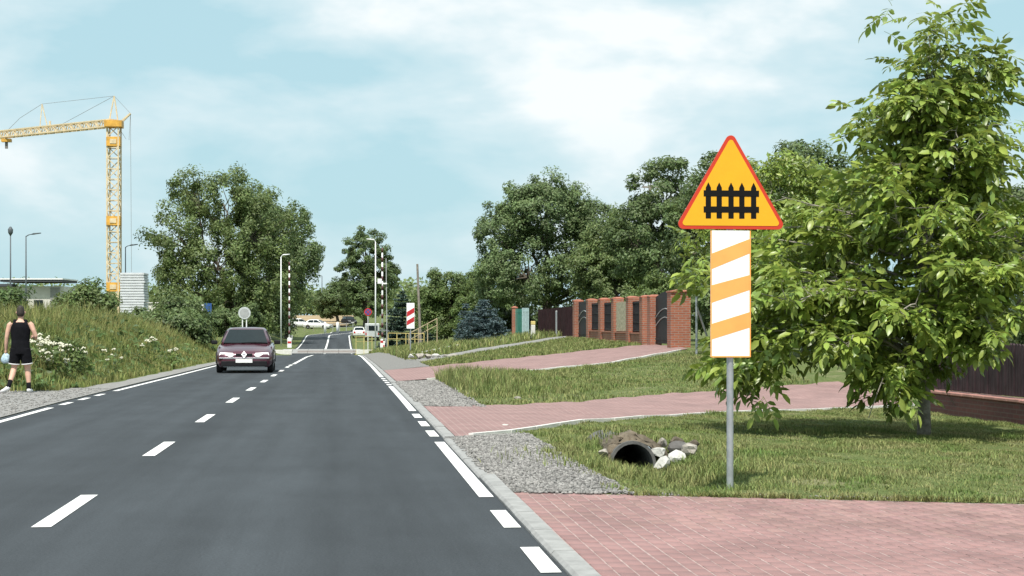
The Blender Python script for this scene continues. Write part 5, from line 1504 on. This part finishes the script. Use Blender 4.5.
# ---- culvert and stones
CX, CY, CZ = 3.21, 17.70, HC - (464.5 - YH) * 17.95 / F
cu = thing('culvert_pipe', 'dark concrete drain pipe opening under the earth bank of the driveway', 'pipe', (CX, CY, CZ), 0)
R = Matrix.Rotation(-PI / 2, 3, 'X')
mb = MB(); n_ = 28
prof = [(.262, 2.0), (.262, 0), (.228, 0), (.228, 1.9)]
vs, fs = [], []
for r, l in prof:
    for k in range(n_): vs.append((r * math.cos(2 * PI * k / n_), l, r * math.sin(2 * PI * k / n_)))
for i in range(3):
    for k in range(n_):
        a = i * n_ + k; b = i * n_ + (k + 1) % n_; fs.append((a, b, b + n_, a + n_))
fs.append(tuple(3 * n_ + k for k in range(n_)))
mb.add(vs, fs); o = link('barrel', mb.mesh('barrel', False), M['pipe'], cu)
# open the ground at the pipe mouth and lay the earth bank over the pipe
bm = bmesh.new(); bm.from_mesh(gr.data)
dele = [f for f in bm.faces if abs(f.calc_center_median().x - CX) < .24 and 17.60 < f.calc_center_median().y < 18.95]
bmesh.ops.delete(bm, geom=dele, context='FACES'); bm.to_mesh(gr.data); bm.free()
rr = np.random.default_rng(5)
nx_, ny_ = 34, 22
us = np.linspace(-1, 1, nx_); V = []
for j in range(ny_):
    for i, u in enumerate(us):
        ang = PI / 2 - u * 1.75           # fan around the pipe crown
        if j < 7:      # rough front face from the pipe rim outwards
            r = .258 + .07 * j / 6 * (1.15 - .35 * abs(u)) + rr.normal(0, .014) * (j > 0)
            yy = CY + .06 + .02 * j + rr.normal(0, .015)
        else:          # top of the bank running back under the turf
            r = .258 + .07 * (1.15 - .35 * abs(u)) + rr.normal(0, .016); yy = CY + .20 + (j - 6) * .11
        x_, z_ = CX + r * math.cos(ang) * (1.0 + .5 * float(sstep(u))), CZ + r * math.sin(ang)
        if j >= 7:
            f = sstep((j - 7) / 12); z_ = z_ * (1 - f) + (gz(x_, yy) - .03) * f
        V.append((x_, yy, z_))
a = np.array([j * nx_ + i for j in range(ny_ - 1) for i in range(nx_ - 1)])
tag(link('earth_bank', np_mesh('earth_bank', np.array(V), np.stack([a, a + 1, a + nx_ + 1, a + nx_], 1), True), M['soil']), kind='structure')
def rock(loc, s, m, label, seed, sq=(1, 1, .7), group=None):
    r = np.random.default_rng(seed); bm = bmesh.new(); bmesh.ops.create_icosphere(bm, subdivisions=2, radius=1)
    k = [r.normal(0, 1, 3) for _ in range(7)]; w_ = r.uniform(.05, .28, 7)
    for v in bm.verts:
        d = np.array(v.co); v.co *= 1 + sum(w * math.sin(2.2 * float(d @ q)) for w, q in zip(w_, k)) * .5
        for q in k[:4]:      # flat broken faces
            q = q / np.linalg.norm(q); e = float(np.array(v.co) @ q)
            if e > .62: v.co -= Vector(q) * (e - .62)
        v.co = Vector((v.co.x * s * sq[0], v.co.y * s * sq[1], v.co.z * s * sq[2]))
    me = bpy.data.meshes.new('rock'); bm.to_mesh(me); bm.free(); o = link('rock', me, M[m]); o.location = loc; o.rotation_euler = (0, 0, seed * 1.3)
    return tag(o, label, 'rock', group)
def at3(px, py, d): return W(px, d, py)
rock(at3(663, 463, 17.55), .10, 'rock_white', 'white broken stone right beside the pipe mouth', 1, (1, 1, .85))
rock(at3(676, 457, 17.75), .10, 'rock_white', 'small white stone perched behind the biggest white stone', 2)
rock(at3(688, 449, 18.0), .11, 'rock', 'pale stone at the end of the row of white stones', 3)
rock(at3(659, 451, 18.0), .09, 'rock_white', 'white stone wedged against the pipe rim', 4)
rock(at3(680, 448, 18.25), .13, 'rock_dark', 'dark stone in the bank behind the white stones', 5)
for i, (px, py, d, s) in enumerate(((604, 452, 18.0, .06), (613, 444, 18.1, .06), (634, 437.5, 18.3, .06), (662, 443, 18.25, .07), (676, 441, 18.35, .08), (693, 444, 18.3, .07))):
    rock(at3(px, py, d), s, 'soil' if i % 3 else 'rock', 'brown earthy stone in the bank above the pipe mouth', 10 + i, (1, 1, .75), 'earthy stones above the pipe')
for i, (px, d, s) in enumerate(((505, 22.3, .05), (518, 31.2, .07), (454, 35.5, .08), (470, 33, .08))):
    x, y, z = at(px, d); rock((x, y, z + .015), s, 'rock_white' if i < 1 else 'rock', 'flat pale stone lying at the edge of the verge', 40 + i, (1.3, 1, .45), 'loose stones along the verge')
x, y, z = at(437, 66); 
for i in range(6): rock((x + (i - 3) * .35, y + random.uniform(-.4, .4), gz(x, y) + .1), .17 + random.uniform(-.05, .05), 'rock' if i % 3 else 'rock_white', 'rubble stone heaped at the mouth of the gravel path', 60 + i, (1.2, 1, .6), 'rubble at the gravel path')
# weeds sprouting inside the pipe mouth and around the ditch
n = 2600
x = CX + RNG.normal(0, .55, n); y = RNG.uniform(15.4, 17.62, n); P = np.stack([x, y], 1)
blades('ditch_weeds', P, RNG.uniform(.05, .16, n), .011, M['grass'], .5)
n = 2600
P = np.stack([RNG.uniform(2.5, 4.7, n), RNG.uniform(17.95, 20.0, n)], 1); blades('ditch_weeds', P, RNG.uniform(.03, .12, n), .011, M['grass'], .6, zf=lambda x, y: np.maximum(g(x, y), np.where((y < 19.0), CZ + np.sqrt(np.maximum(0, .315 ** 2 - ((x - CX) / np.where(x > CX, 1.4, 1.0)) ** 2)), -9)))
